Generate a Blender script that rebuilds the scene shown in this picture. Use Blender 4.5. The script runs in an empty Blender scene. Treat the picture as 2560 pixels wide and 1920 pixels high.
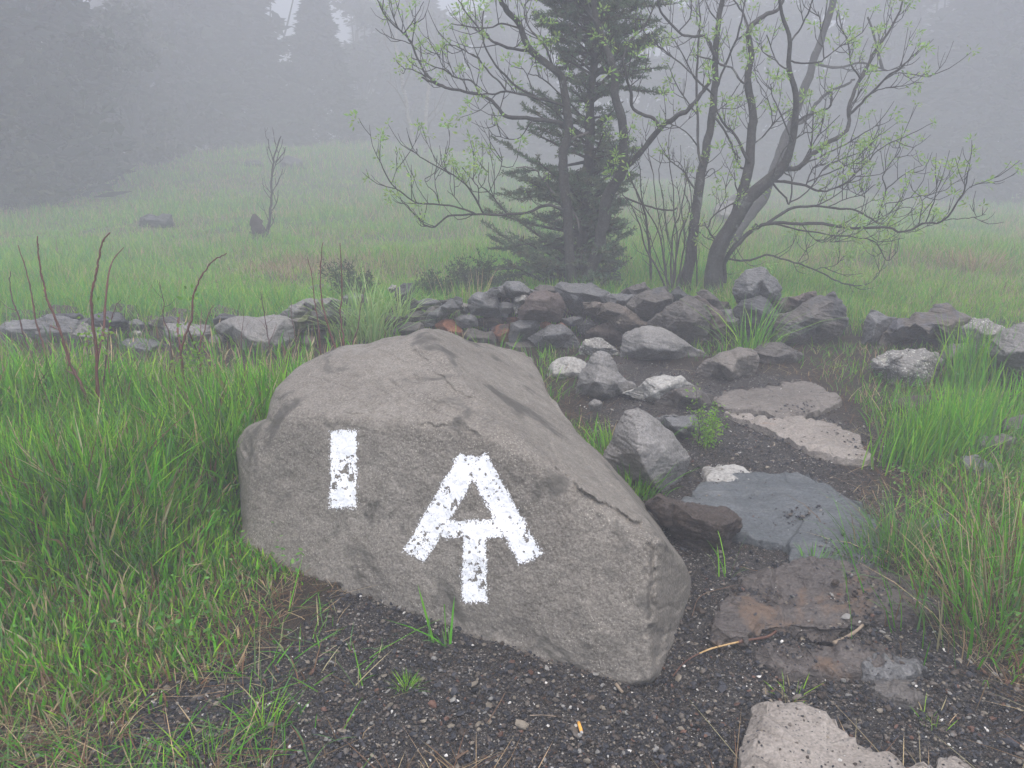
import bpy, math, random
import numpy as np
from mathutils import Vector, noise as mnoise
from mathutils.geometry import delaunay_2d_cdt
from mathutils.bvhtree import BVHTree

rng = np.random.default_rng(7)
random.seed(7)
scene = bpy.context.scene
COL = scene.collection

# ------------------------------------------------------------------ camera
CAMH = 1.35
PITCH = math.radians(18.0)
FPX = 1991.0            # focal length in photo pixels (2560 wide)
cam_d = bpy.data.cameras.new("camera")
cam = bpy.data.objects.new("camera", cam_d)
COL.objects.link(cam)
cam.location = (0, 0, CAMH)
cam.rotation_euler = (math.pi / 2 - PITCH, 0, 0)
cam_d.sensor_width = 36.0
cam_d.lens = 36.0 * FPX / 2560.0
cam_d.clip_start = 0.05
cam_d.clip_end = 500
scene.camera = cam

# ------------------------------------------------------------------ sky, sun, exposure
SUN_EL, SUN_AZ = math.radians(75), math.radians(170)
w = bpy.data.worlds.new("World")
scene.world = w
w.use_nodes = True
nt = w.node_tree
nt.nodes.clear()
sky = nt.nodes.new("ShaderNodeTexSky")
sky.sky_type = 'NISHITA'
sky.sun_disc = False
sky.sun_elevation = SUN_EL
sky.sun_rotation = SUN_AZ
sky.air_density = 1.0
sky.dust_density = 4.0
sky.ozone_density = 1.0
bg = nt.nodes.new("ShaderNodeBackground")
bg.inputs[1].default_value = 0.15
out = nt.nodes.new("ShaderNodeOutputWorld")
nt.links.new(sky.outputs[0], bg.inputs[0])
nt.links.new(bg.outputs[0], out.inputs[0])
sd = bpy.data.lights.new("sun", 'SUN')
sd.energy = 1.5
sd.angle = math.radians(100)
sd.color = (1.0, 0.975, 0.93)
sun = bpy.data.objects.new("sun", sd)
COL.objects.link(sun)
sun.rotation_euler = (math.pi / 2 - SUN_EL, 0, math.pi - SUN_AZ)   # high, from beyond the trees
scene.view_settings.view_transform = 'Standard'
scene.view_settings.look = 'None'
scene.view_settings.gamma = 1.0
scene.view_settings.use_curve_mapping = False
scene.view_settings.exposure = 1.28
scene.render.engine = 'CYCLES'
cy = scene.cycles
cy.use_denoising = True
cy.denoiser = 'OPENIMAGEDENOISE'
cy.max_bounces = 5
cy.diffuse_bounces = 3
cy.glossy_bounces = 2
cy.transmission_bounces = 2
cy.volume_bounces = 2
cy.transparent_max_bounces = 6
cy.caustics_reflective = False
cy.caustics_refractive = False
cy.use_adaptive_sampling = False
HAZE_DENSITY = 0.037

# ------------------------------------------------------------------ pixel -> world helpers
CP, SP = math.cos(PITCH), math.sin(PITCH)
ZK = {'A': (0, 0, .8641), 'B': (500, 760, 1.728), 'C': (900, 640, 1.3325), 'P': (1500, 960, 1.728),
      'E': (0, 560, 2.011), 'G': (880, 0, 2.183), 'H': (1500, 0, 2.087), 'I': (940, 680, 3.687),
      'J': (1500, 660, 3.456), 'K': (2080, 740, 3.319), 'L': (500, 720, 3.95), 'M': (1300, 840, 2.353),
      'N': (0, 740, 3.95), 'S': (900, 1400, 2.212), 'W': (0, 0, 1.0), 'T': (0, 1100, 2.011)}
def px(k, x, y):
    a, b, s = ZK[k]
    return a + x / s, b + y / s
def ray(u, v):
    cx, cy_ = (u - 1280) / FPX, -(v - 960) / FPX
    return np.array([cx, CP + cy_ * SP, -SP + cy_ * CP])
def at_y(u, v, Y):
    d = ray(u, v)
    return np.array([0, 0, CAMH]) + d * (Y / d[1])
def at_z(u, v, z):
    d = ray(u, v)
    return np.array([0, 0, CAMH]) + d * ((z - CAMH) / d[2])

# ------------------------------------------------------------------ noise
def _hash(ix, iy, iz, seed):
    h = (ix * 374761393 + iy * 668265263 + iz * 2147483647 + seed * 1274126177) & 0xffffffff
    h = ((h ^ (h >> 13)) * 1274126177) & 0xffffffff
    h = (h ^ (h >> 16)) & 0xffffffff
    return h.astype(np.float64) / 0xffffffff
def vnoise(p, seed=0):
    p = np.asarray(p, float)
    i = np.floor(p).astype(np.int64)
    f = p - i
    f = f * f * (3 - 2 * f)
    r = 0
    for dx in (0, 1):
        for dy in (0, 1):
            for dz in (0, 1):
                wgt = (f[:, 0] if dx else 1 - f[:, 0]) * (f[:, 1] if dy else 1 - f[:, 1]) * (f[:, 2] if dz else 1 - f[:, 2])
                r = r + wgt * _hash(i[:, 0] + dx, i[:, 1] + dy, i[:, 2] + dz, seed)
    return r * 2 - 1
def fbm(p, octv=4, seed=0, gain=.5):
    p = np.asarray(p, float)
    r = np.zeros(len(p)); a = 1.0
    for o in range(octv):
        r += a * vnoise(p * (2 ** o) + o * 17.3, seed + o)
        a *= gain
    return r

# ------------------------------------------------------------------ terrain height
def fy(y):
    return y if y < 6.5 else 6.5 + (y - 6.5) * 2.0
_ctl = []
for (u, v, y) in [(0, 540, 11), (-300, 620, 9), (200, 478, 13), (400, 408, 15), (600, 378, 16.5), (800, 366, 18), (1000, 362, 19),
                  (1150, 385, 19.5), (1500, 450, 19), (1900, 470, 18), (2200, 484, 18), (2560, 494, 18), (650, 612, 9), (385, 565, 10),
                  (710, 402, 15), (0, 700, 7), (300, 690, 7.4), (2400, 612, 9), (900, 480, 13), (1100, 560, 10), (2500, 560, 12)]:
    p = at_y(u, v, fy(y)); _ctl.append(p)
for x in (-4, -2.2, 0, 2.2, 4):
    for y in (-1, 1.5, 3.2, 5.0):
        z = 0.0
        if x < -1.5: z = .05
        if x < -3: z = .06
        _ctl.append(np.array([x, y, z]))
for x in (-2, 0, 2, 4):
    _ctl.append(np.array([x, 6.5, 0.0]))
for (x, y, z) in [(-24, 24, -1.0), (-24, 38, -.6), (-10, 46, .3), (0, 48, .3), (14, 46, -.3), (28, 38, -.5), (28, 16, -.2), (-16, 4, -.2), (14, 2, 0), (-17, 31, -.1)]:
    _ctl.append(np.array([x, y, z]))
_ctl = np.array(_ctl)
def _tps(r):
    return np.where(r > 1e-9, r * r * np.log(np.maximum(r, 1e-9)), 0)
_n = len(_ctl)
_K = _tps(np.linalg.norm(_ctl[:, None, :2] - _ctl[None, :, :2], axis=2)) + np.eye(_n) * 0.4
_Pm = np.c_[np.ones(_n), _ctl[:, :2]]
_A = np.block([[_K, _Pm], [_Pm.T, np.zeros((3, 3))]])
_sol = np.linalg.solve(_A, np.r_[_ctl[:, 2], 0, 0, 0])
def ground(x, y):
    x = np.atleast_1d(np.asarray(x, float)); y = np.atleast_1d(np.asarray(y, float))
    o = np.empty(len(x))
    for s in range(0, len(x), 20000):
        xs, ys = x[s:s + 20000], y[s:s + 20000]
        yc = np.clip(ys, -1.5, 46); xc = np.clip(xs, -27, 27)
        r = np.hypot(xc[:, None] - _ctl[None, :, 0], yc[:, None] - _ctl[None, :, 1])
        z = _tps(r) @ _sol[:_n] + _sol[_n] + _sol[_n + 1] * xc + _sol[_n + 2] * yc
        far = np.clip((ys - 5.5) / 3, 0, 1)
        p = np.c_[xs * .9, ys * .9, xs * 0]
        z = z + (0.012 + 0.045 * far) * fbm(p, 3, 3) + 0.008 * vnoise(np.c_[xs * 7, ys * 7, xs * 0], 5)
        o[s:s + 20000] = z
    return o
def g1(x, y):
    return float(ground([x], [y])[0])
def hit(u, v):
    """where the sight line through a photo pixel meets the terrain"""
    d = ray(u, v); o = np.array([0, 0, CAMH])
    ts = np.linspace(.8, 50, 1000) / d[1]
    P = o + ts[:, None] * d
    h = P[:, 2] - ground(P[:, 0], P[:, 1])
    k = np.argmax(h < 0) if (h < 0).any() else len(h) - 1
    if k == 0: return P[0]
    a = h[k - 1] / (h[k - 1] - h[k] + 1e-12)
    q = P[k - 1] + (P[k] - P[k - 1]) * a
    return q
def poly_ground(k, pts):
    return np.array([at_z(*px(k, x, y), 0.0)[:2] for x, y in pts])
def sdist(P, poly):
    """signed distance to polygon, negative inside"""
    P = np.asarray(P, float); n = len(poly)
    d = np.full(len(P), 1e9); ins = np.zeros(len(P), bool)
    for i in range(n):
        a, b = poly[i], poly[(i + 1) % n]
        e = b - a; q = P - a
        t = np.clip((q @ e) / (e @ e + 1e-12), 0, 1)
        d = np.minimum(d, np.linalg.norm(q - t[:, None] * e, axis=1))
        c = ((a[1] <= P[:, 1]) != (b[1] <= P[:, 1])) & (P[:, 0] < (b[0] - a[0]) * (P[:, 1] - a[1]) / (b[1] - a[1] + 1e-12) + a[0])
        ins ^= c
    return np.where(ins, -d, d)

# ------------------------------------------------------------------ mesh helpers
def tag(o, label=None, cat=None, group=None, kind=None):
    if label: o['label'] = label
    if cat: o['category'] = cat
    if group: o['group'] = group
    if kind: o['kind'] = kind
    return o
def mk(name, V, F, mat, parent=None, origin=None, colors=None, smooth=True):
    V = np.asarray(V, np.float32)
    F = np.asarray(F, np.int32)
    if origin is None: origin = np.zeros(3)
    base = np.asarray(origin, float)
    off = base if parent is None else np.array(parent.location)
    me = bpy.data.meshes.new(name)
    me.vertices.add(len(V)); me.vertices.foreach_set('co', (V - off.astype(np.float32)).ravel())
    k = F.shape[1]
    me.loops.add(F.size); me.loops.foreach_set('vertex_index', F.ravel())
    me.polygons.add(len(F))
    me.polygons.foreach_set('loop_start', np.arange(0, F.size, k, dtype=np.int32))
    me.polygons.foreach_set('loop_total', np.full(len(F), k, np.int32))
    me.polygons.foreach_set('use_smooth', np.full(len(F), smooth, bool))
    if colors is not None:
        ca = me.color_attributes.new('tint', 'FLOAT_COLOR', 'POINT')
        c = np.ones((len(V), 4), np.float32); c[:, :3] = colors
        ca.data.foreach_set('color', c.ravel())
    me.materials.append(mat)
    me.update(calc_edges=True)
    o = bpy.data.objects.new(name, me)
    if parent is None: o.location = off
    else: o.parent = parent
    COL.objects.link(o)
    return o
def empty(name, loc):
    o = bpy.data.objects.new(name, None); COL.objects.link(o)
    o.location = [float(c) for c in loc]; o.empty_display_size = .1
    return o
def subdiv(V, F):
    E = np.sort(np.vstack([F[:, [0, 1]], F[:, [1, 2]], F[:, [2, 0]]]), axis=1)
    U, inv = np.unique(E, axis=0, return_inverse=True)
    inv = inv.ravel()
    mid = (V[U[:, 0]] + V[U[:, 1]]) / 2
    n, m = len(V), len(F)
    a, b, c = n + inv[:m], n + inv[m:2 * m], n + inv[2 * m:]
    F2 = np.vstack([np.c_[F[:, 0], a, c], np.c_[F[:, 1], b, a], np.c_[F[:, 2], c, b], np.c_[a, b, c]])
    return np.vstack([V, mid]), F2
def laplace(V, F, it=1, lam=.5):
    E = np.vstack([F[:, [0, 1]], F[:, [1, 2]], F[:, [2, 0]]])
    E = np.vstack([E, E[:, ::-1]])
    cnt = np.bincount(E[:, 0], minlength=len(V))[:, None] + 1e-9
    for _ in range(it):
        S = np.zeros_like(V)
        for k in range(3):
            S[:, k] = np.bincount(E[:, 0], weights=V[E[:, 1], k], minlength=len(V))
        V = V + lam * (S / cnt - V)
    return V
def vnormals(V, F):
    n = np.cross(V[F[:, 1]] - V[F[:, 0]], V[F[:, 2]] - V[F[:, 0]])
    N = np.zeros_like(V)
    for j in range(3):
        for k in range(3):
            N[:, k] += np.bincount(F[:, j], weights=n[:, k], minlength=len(V))
    return N / (np.linalg.norm(N, axis=1)[:, None] + 1e-12)
def resample(P, n):
    P = np.asarray(P, float)
    if len(P) == 2:
        t = np.linspace(0, 1, n)[:, None]; return P[0] * (1 - t) + P[1] * t
    Q = np.vstack([2 * P[0] - P[1], P, 2 * P[-1] - P[-2]])
    s = np.linspace(0, len(P) - 1 - 1e-9, n); out_ = []
    for x in s:
        i = int(x); t = x - i
        p0, p1, p2, p3 = Q[i], Q[i + 1], Q[i + 2], Q[i + 3]
        out_.append(.5 * ((2 * p1) + (-p0 + p2) * t + (2 * p0 - 5 * p1 + 4 * p2 - p3) * t * t + (-p0 + 3 * p1 - 3 * p2 + p3) * t ** 3))
    return np.array(out_)
class Tubes:
    def __init__(s): s.V = []; s.F = []; s.n = 0
    def add(s, P, r0, r1, sides=6, rag=.0, caps=True):
        P = np.asarray(P, float); n = len(P)
        T = np.gradient(P, axis=0); T /= np.linalg.norm(T, axis=1)[:, None] + 1e-12
        up = np.array([0, 0, 1.]) if abs(T[0, 2]) < .9 else np.array([1., 0, 0])
        A = np.cross(T, up); A /= np.linalg.norm(A, axis=1)[:, None] + 1e-12
        for i in range(1, n):
            a = A[i - 1] - T[i] * (A[i - 1] @ T[i]); A[i] = a / (np.linalg.norm(a) + 1e-12)
        B = np.cross(T, A)
        R = (np.linspace(r0, r1, n) if np.isscalar(r0) else np.asarray(r0))
        if rag: R = R * (1 + rag * rng.uniform(-1, 1, n))
        th = np.linspace(0, 2 * np.pi, sides, endpoint=False)
        V = P[:, None] + R[:, None, None] * (np.cos(th)[None, :, None] * A[:, None] + np.sin(th)[None, :, None] * B[:, None])
        if rag: V = V + (R[:, None, None] * rag * .6) * rng.uniform(-1, 1, V.shape)
        V = V.reshape(-1, 3)
        i = np.arange(n - 1)[:, None] * sides; j = np.arange(sides)[None]; j2 = (j + 1) % sides
        a, b, c, d = i + j, i + j2, i + sides + j2, i + sides + j
        F = np.vstack([np.c_[a.ravel(), c.ravel(), b.ravel()], np.c_[a.ravel(), d.ravel(), c.ravel()]])
        if caps:
            V = np.vstack([V, P[0], P[-1]]); q = np.arange(sides); q2 = (q + 1) % sides
            F = np.vstack([F, np.c_[q, q2, np.full(sides, n * sides)], np.c_[(n - 1) * sides + q2, (n - 1) * sides + q, np.full(sides, n * sides + 1)]])
        s.V.append(V); s.F.append(F + s.n); s.n += len(V)
    def build(s, name, mat, parent=None, origin=None):
        return mk(name, np.vstack(s.V), np.vstack(s.F), mat, parent, origin)

# ------------------------------------------------------------------ materials
def newmat(name):
    m = bpy.data.materials.new(name); m.use_nodes = True
    t = m.node_tree; t.nodes.clear()
    o = t.nodes.new('ShaderNodeOutputMaterial'); b = t.nodes.new('ShaderNodeBsdfPrincipled')
    t.links.new(b.outputs[0], o.inputs[0])
    return m, t, b
def N(t, typ, **kw):
    n = t.nodes.new(typ)
    for k, v in kw.items(): setattr(n, k, v)
    return n
def ramp(t, fac, stops, interp='LINEAR'):
    r = t.nodes.new('ShaderNodeValToRGB'); e = r.color_ramp; e.interpolation = interp
    while len(e.elements) > 1: e.elements.remove(e.elements[-1])
    e.elements[0].position = stops[0][0]; e.elements[0].color = (*stops[0][1], 1)
    for p, c in stops[1:]:
        q = e.elements.new(p); q.color = (*c, 1)
    t.links.new(fac, r.inputs[0]); return r
def noise_n(t, vec, scale, detail=4, rough=.55, dist=0):
    n = t.nodes.new('ShaderNodeTexNoise'); n.inputs['Scale'].default_value = scale
    n.inputs['Detail'].default_value = detail; n.inputs['Roughness'].default_value = rough
    n.inputs['Distortion'].default_value = dist
    t.links.new(vec, n.inputs['Vector']); return n
def mixc(t, fac, a, b, typ='MIX'):
    m = t.nodes.new('ShaderNodeMix'); m.data_type = 'RGBA'; m.blend_type = typ
    for s, v in ((0, fac), (6, a), (7, b)):
        if hasattr(v, 'is_linked') or hasattr(v, 'links'): t.links.new(v, m.inputs[s])
        else: m.inputs[s].default_value = v if s == 0 else (*v, 1)
    return m.outputs[2]
def mth(t, op, a, b=None):
    m = t.nodes.new('ShaderNodeMath'); m.operation = op
    for s, v in ((0, a), (1, b)):
        if v is None: continue
        if hasattr(v, 'links'): t.links.new(v, m.inputs[s])
        else: m.inputs[s].default_value = v
    return m.outputs[0]
def objvec(t, stretch=(1, 1, 1), rot=(0, 0, 0)):
    tc = N(t, 'ShaderNodeTexCoord'); oi = N(t, 'ShaderNodeObjectInfo')
    ad = N(t, 'ShaderNodeVectorMath', operation='ADD')
    sc_ = N(t, 'ShaderNodeVectorMath', operation='SCALE'); sc_.inputs[3].default_value = 37.0
    cb = N(t, 'ShaderNodeCombineXYZ')
    for i in range(3): t.links.new(oi.outputs['Random'], cb.inputs[i])
    t.links.new(cb.outputs[0], sc_.inputs[0])
    t.links.new(tc.outputs['Object'], ad.inputs[0]); t.links.new(sc_.outputs[0], ad.inputs[1])
    mp = N(t, 'ShaderNodeMapping'); mp.inputs['Scale'].default_value = stretch; mp.inputs['Rotation'].default_value = rot
    t.links.new(ad.outputs[0], mp.inputs[0])
    return mp.outputs[0]
def rock_mat(name, dark, mid, light, fleck=None, fleckamt=.1, rough=.62, strata=0, bump=.5, grain=140, stain=None, moss=None, big=2.2, contrast=.5):
    m, t, b = newmat(name)
    v = objvec(t); vs = objvec(t, (1, 1, 6) if strata else (1, 1, 1), (.5, .4, .2) if strata else (0, 0, 0))
    n1 = noise_n(t, vs, big, 5, .6, .4)
    c = ramp(t, n1.outputs[0], [(.5 - contrast * .4, dark), (.5, mid), (.5 + contrast * .4, light)]).outputs[0]
    n2 = noise_n(t, v, 18, 5, .65, .2)
    c = mixc(t, mth(t, 'MULTIPLY', ramp(t, n2.outputs[0], [(.42, (0, 0, 0)), (.62, (1, 1, 1))]).outputs[0], .45), c, dark)
    n3 = noise_n(t, v, grain, 3, .7)
    c = mixc(t, .55, c, ramp(t, n3.outputs[0], [(.3, tuple(x * .6 for x in dark)), (.5, mid), (.7, light)]).outputs[0], 'MIX')
    if fleck:
        vo = N(t, 'ShaderNodeTexVoronoi'); vo.inputs['Scale'].default_value = grain * .8; t.links.new(v, vo.inputs['Vector'])
        f = mth(t, 'LESS_THAN', vo.outputs['Distance'], fleckamt)
        gate = mth(t, 'MULTIPLY', f, ramp(t, noise_n(t, v, 7, 3).outputs[0], [(.35, (0, 0, 0)), (.6, (1, 1, 1))]).outputs[0])
        c = mixc(t, gate, c, fleck)
    if stain:
        col, th = stain
        n4 = noise_n(t, v, 5, 5, .65, .6)
        c = mixc(t, ramp(t, n4.outputs[0], [(th, (0, 0, 0)), (th + .08, (1, 1, 1))]).outputs[0], c, col)
    if moss:
        col, th = moss
        n5 = noise_n(t, v, 9, 6, .75)
        c = mixc(t, ramp(t, n5.outputs[0], [(th, (0, 0, 0)), (th + .05, (.9, .9, .9))]).outputs[0], c, col)
    t.links.new(c, b.inputs['Base Color'])
    rr = ramp(t, n2.outputs[0], [(.3, (rough - .15,) * 3), (.7, (rough + .15,) * 3)])
    t.links.new(rr.outputs[0], b.inputs['Roughness'])
    b.inputs['Specular IOR Level'].default_value = .3
    h = mth(t, 'ADD', mth(t, 'MULTIPLY', n2.outputs[0], .8), mth(t, 'MULTIPLY', n3.outputs[0], .25))
    if strata:
        h = mth(t, 'ADD', h, mth(t, 'MULTIPLY', noise_n(t, vs, 9, 5, .7).outputs[0], 1.0 * strata))
    bp = N(t, 'ShaderNodeBump'); bp.inputs['Strength'].default_value = bump; bp.inputs['Distance'].default_value = .012
    t.links.new(h, bp.inputs['Height']); t.links.new(bp.outputs[0], b.inputs['Normal'])
    return m
def plain_mat(name, c1, c2, scale=8, rough=.6, bump=.3, spec=.3, stretch=(1, 1, 1)):
    m, t, b = newmat(name); v = objvec(t, stretch)
    n = noise_n(t, v, scale, 5, .65)
    t.links.new(ramp(t, n.outputs[0], [(.35, c1), (.65, c2)]).outputs[0], b.inputs['Base Color'])
    b.inputs['Roughness'].default_value = rough; b.inputs['Specular IOR Level'].default_value = spec
    bp = N(t, 'ShaderNodeBump'); bp.inputs['Strength'].default_value = bump; bp.inputs['Distance'].default_value = .005
    t.links.new(n.outputs[0], bp.inputs['Height']); t.links.new(bp.outputs[0], b.inputs['Normal'])
    return m
def tint_mat(name, rough=.5, trans=.35, spec=.15):
    """blades and leaves: own colour per blade from the attribute, a little light passing through"""
    m, t, b = newmat(name)
    a = N(t, 'ShaderNodeAttribute'); a.attribute_name = 'tint'
    t.links.new(a.outputs[0], b.inputs['Base Color']); b.inputs['Roughness'].default_value = rough
    b.inputs['Specular IOR Level'].default_value = spec
    o = [n for n in t.nodes if n.type == 'OUTPUT_MATERIAL'][0]
    if trans:
        tr = N(t, 'ShaderNodeBsdfTranslucent'); t.links.new(a.outputs[0], tr.inputs[0])
        mx = N(t, 'ShaderNodeMixShader'); mx.inputs[0].default_value = trans
        t.links.new(b.outputs[0], mx.inputs[1]); t.links.new(tr.outputs[0], mx.inputs[2]); t.links.new(mx.outputs[0], o.inputs[0])
    return m

M_BOULDER = rock_mat('weathered_granite', (.070, .061, .050), (.182, .163, .137), (.335, .307, .267), fleck=(.36, .33, .28), fleckamt=.20, rough=.58, bump=1.0, grain=150, big=2.6, contrast=.95, stain=((.085, .078, .066), .56))
M_SLATE = rock_mat('dark_slate', (.022, .023, .024), (.056, .057, .058), (.12, .12, .121), rough=.42, strata=1, bump=.9)
M_SLATEL = rock_mat('grey_slate', (.050, .050, .049), (.125, .124, .122), (.24, .237, .232), rough=.42, strata=1, bump=.9, moss=((.27, .28, .24), .66))
M_BLUE = rock_mat('blue_grey_slate', (.045, .050, .052), (.082, .090, .093), (.15, .158, .16), fleck=(.04, .045, .05), fleckamt=.16, rough=.5, strata=.5, bump=.5, grain=120)
M_BROWN = rock_mat('brown_schist', (.036, .032, .028), (.098, .088, .078), (.19, .173, .157), rough=.48, strata=1, bump=1.0, stain=((.07, .07, .072), .56), moss=((.24, .24, .20), .68))
M_RED = rock_mat('reddish_schist', (.045, .034, .029), (.105, .080, .070), (.19, .158, .143), rough=.5, strata=.8, bump=.9, stain=((.19, .185, .18), .58), moss=((.26, .26, .22), .68))
M_RUST = rock_mat('rusty_stone', (.07, .035, .022), (.20, .085, .045), (.38, .14, .07), rough=.6, bump=.6, stain=((.05, .04, .04), .52))
M_GRAN = rock_mat('pale_granite', (.085, .08, .074), (.185, .177, .165), (.32, .308, .29), fleck=(.06, .058, .055), fleckamt=.22, rough=.7, bump=.5, grain=110)
M_WHITE = rock_mat('whitish_granite', (.14, .134, .12), (.31, .30, .275), (.48, .465, .43), fleck=(.15, .14, .13), fleckamt=.2, rough=.7, bump=.5, grain=90, stain=((.14, .13, .11), .60))
M_LICH = rock_mat('lichened_granite', (.08, .076, .068), (.19, .18, .165), (.34, .33, .30), fleck=(.5, .5, .45), fleckamt=.3, rough=.75, bump=.9, grain=80, stain=((.42, .42, .34), .62))
M_TAN = rock_mat('tan_granite', (.075, .066, .056), (.15, .132, .114), (.245, .22, .192), fleck=(.10, .09, .085), fleckamt=.2, rough=.6, bump=.5, grain=130, stain=((.16, .14, .13), .60))
M_PALE = rock_mat('buff_granite', (.12, .103, .086), (.225, .198, .17), (.36, .322, .28), fleck=(.12, .11, .10), fleckamt=.24, rough=.6, bump=.6, grain=120, stain=((.26, .16, .09), .68))
M_OCHRE = rock_mat('ochre_schist', (.04, .037, .035), (.105, .088, .073), (.20, .162, .125), rough=.45, strata=1, bump=.8, stain=((.085, .083, .09), .5), big=3.5)
M_MOSS = rock_mat('mossy_stone', (.07, .07, .05), (.13, .12, .10), (.2, .19, .17), moss=((.065, .08, .02), .42), rough=.8, bump=1)
M_LAYER = rock_mat('layered_brown_slab', (.030, .026, .024), (.080, .068, .060), (.15, .13, .115), rough=.45, strata=1.4, bump=1.0, stain=((.125, .086, .060), .555), big=3.5)
M_DARKR = rock_mat('rotten_and_gap_dark_stone', (.022, .017, .014), (.06, .046, .038), (.12, .095, .08), rough=.7, bump=1.0, strata=1)  # rotten stones, and the added fillers that make wall gaps look shaded
# ================================================================== GROUND
GRAVEL = poly_ground('A', [(60, 1760), (90, 1640), (400, 1500), (600, 1400), (700, 1300), (800, 1250), (1000, 1200), (1300, 1100), (1375, 1010),
                           (1290, 900), (1260, 820), (1300, 770), (1500, 790), (1640, 790), (1790, 850), (1880, 950), (1885, 1030), (1900, 1215),
                           (2050, 1310), (2090, 1420), (2230, 1500), (2400, 1750)])
ys = np.r_[np.linspace(-3, .7, 12)[:-1], np.geomspace(.7, 5.2, 330)[:-1], np.geomspace(5.2, 60, 160)]
tt = np.linspace(-1, 1, 420)
GX = (ys[:, None].clip(0) * .78 + 1.6) * (tt[None] * (1 + .0 * ys[:, None]))
GY = np.repeat(ys[:, None], len(tt), 1)
gx, gy = GX.ravel(), GY.ravel()
gz = ground(gx, gy)
sdG = sdist(np.c_[gx, gy], GRAVEL)
nz = fbm(np.c_[gx * 3, gy * 3, gx * 0], 4, 11)
gm = np.clip(.5 - (sdG + .10 * nz) / .16, 0, 1)
gz = gz + gm * (.004 * fbm(np.c_[gx * 30, gy * 30, gx * 0], 3, 21)) - .006 * gm
# forest edge: the meadow ends along this line
EDGE = np.array([(x * (fy(y) / y if y > 0 else 1.6), fy(y)) for x, y in [(-17, 9.5), (-9.5, 11.6), (-7.5, 13.5), (-6.2, 15.5), (-5, 17), (-3.5, 18.6), (-1, 20), (3, 19.8), (7, 19), (11, 18.2), (18, 17), (18, -6), (-17, -6)]])
sdF = sdist(np.c_[gx, gy], EDGE)
fm = np.clip(.5 + (sdF + .5 * nz) / .8, 0, 1)
nr, nc = GX.shape
ii = (np.arange(nr - 1)[:, None] * nc + np.arange(nc - 1)[None]).ravel()
Fq = np.c_[ii, ii + 1, ii + nc + 1, ii + nc]
m, t, b = newmat('ground_cover')
at = N(t, 'ShaderNodeAttribute'); at.attribute_name = 'tint'
sep = N(t, 'ShaderNodeSeparateColor'); t.links.new(at.outputs[0], sep.inputs[0])
tc = N(t, 'ShaderNodeTexCoord'); v = tc.outputs['Object']
vo = N(t, 'ShaderNodeTexVoronoi'); vo.inputs['Scale'].default_value = 190; t.links.new(v, vo.inputs['Vector'])
sc3 = N(t, 'ShaderNodeSeparateColor'); t.links.new(vo.outputs['Color'], sc3.inputs[0])
grit = ramp(t, sc3.outputs[0], [(0, (.006, .006, .007)), (.35, (.024, .023, .023)), (.6, (.045, .041, .037)), (.8, (.070, .064, .058)), (.93, (.09, .08, .07)), (1, (.40, .38, .34))]).outputs[0]
vo2 = N(t, 'ShaderNodeTexVoronoi'); vo2.inputs['Scale'].default_value = 420; t.links.new(v, vo2.inputs['Vector'])
sc4 = N(t, 'ShaderNodeSeparateColor'); t.links.new(vo2.outputs['Color'], sc4.inputs[0])
grit2 = ramp(t, sc4.outputs[0], [(0, (.010, .009, .008)), (.6, (.026, .022, .019)), (.9, (.05, .042, .036)), (1, (.32, .30, .27))]).outputs[0]
nn = noise_n(t, v, 6, 4).outputs[0]
grit = mixc(t, ramp(t, nn, [(.4, (0, 0, 0)), (.6, (1, 1, 1))]).outputs[0], grit, grit2)
soil = ramp(t, noise_n(t, v, 22, 6, .7).outputs[0], [(.3, (.010, .008, .006)), (.5, (.025, .018, .012)), (.7, (.06, .044, .028))]).outputs[0]
turf = ramp(t, noise_n(t, v, 3.5, 6, .75).outputs[0], [(.3, (.035, .05, .018)), (.5, (.06, .085, .03)), (.72, (.12, .11, .06))]).outputs[0]
litter = ramp(t, noise_n(t, v, 6, 5, .7).outputs[0], [(.3, (.018, .015, .012)), (.7, (.06, .048, .038))]).outputs[0]
c = mixc(t, sep.outputs[1], soil, turf)
c = mixc(t, sep.outputs[0], c, grit)
c = mixc(t, sep.outputs[2], c, litter)
t.links.new(c, b.inputs['Base Color']); b.inputs['Roughness'].default_value = .6; b.inputs['Specular IOR Level'].default_value = .25
hh = mth(t, 'ADD', mth(t, 'MULTIPLY', vo.outputs['Distance'], -1.2), mth(t, 'ADD', sc3.outputs[1], noise_n(t, v, 60, 4).outputs[0]))
bp = N(t, 'ShaderNodeBump'); bp.inputs['Strength'].default_value = .8; bp.inputs['Distance'].default_value = .004
t.links.new(hh, bp.inputs['Height']); t.links.new(bp.outputs[0], b.inputs['Normal'])
meadow = np.clip((gy - 5.3) / 1.0, 0, 1)
gc = np.c_[gm, meadow, fm]
gr = mk('ground', np.c_[gx, gy, gz], Fq, m, colors=gc); tag(gr, kind='structure')

# ================================================================== HAZE
def haze(density):
    x0, x1, y0, y1, z0, z1 = -75, 75, -6, 90, -5.5, 17
    V = [(x, y, z) for x in (x0, x1) for y in (y0, y1) for z in (z0, z1)]
    F = [(0, 1, 3, 2), (4, 6, 7, 5), (0, 4, 5, 1), (2, 3, 7, 6), (0, 2, 6, 4), (1, 5, 7, 3)]
    mt = bpy.data.materials.new('mist'); mt.use_nodes = True; tn = mt.node_tree; tn.nodes.clear()
    o = tn.nodes.new('ShaderNodeOutputMaterial'); pv = tn.nodes.new('ShaderNodeVolumePrincipled')
    pv.inputs['Color'].default_value = (.72, .73, .765, 1)
    pv.inputs['Density'].default_value = density
    pv.inputs['Anisotropy'].default_value = 0.0
    tn.links.new(pv.outputs[0], o.inputs['Volume'])
    h = mk('haze', V, F, mt, smooth=False); tag(h, kind='stuff')
haze(HAZE_DENSITY)

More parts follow.
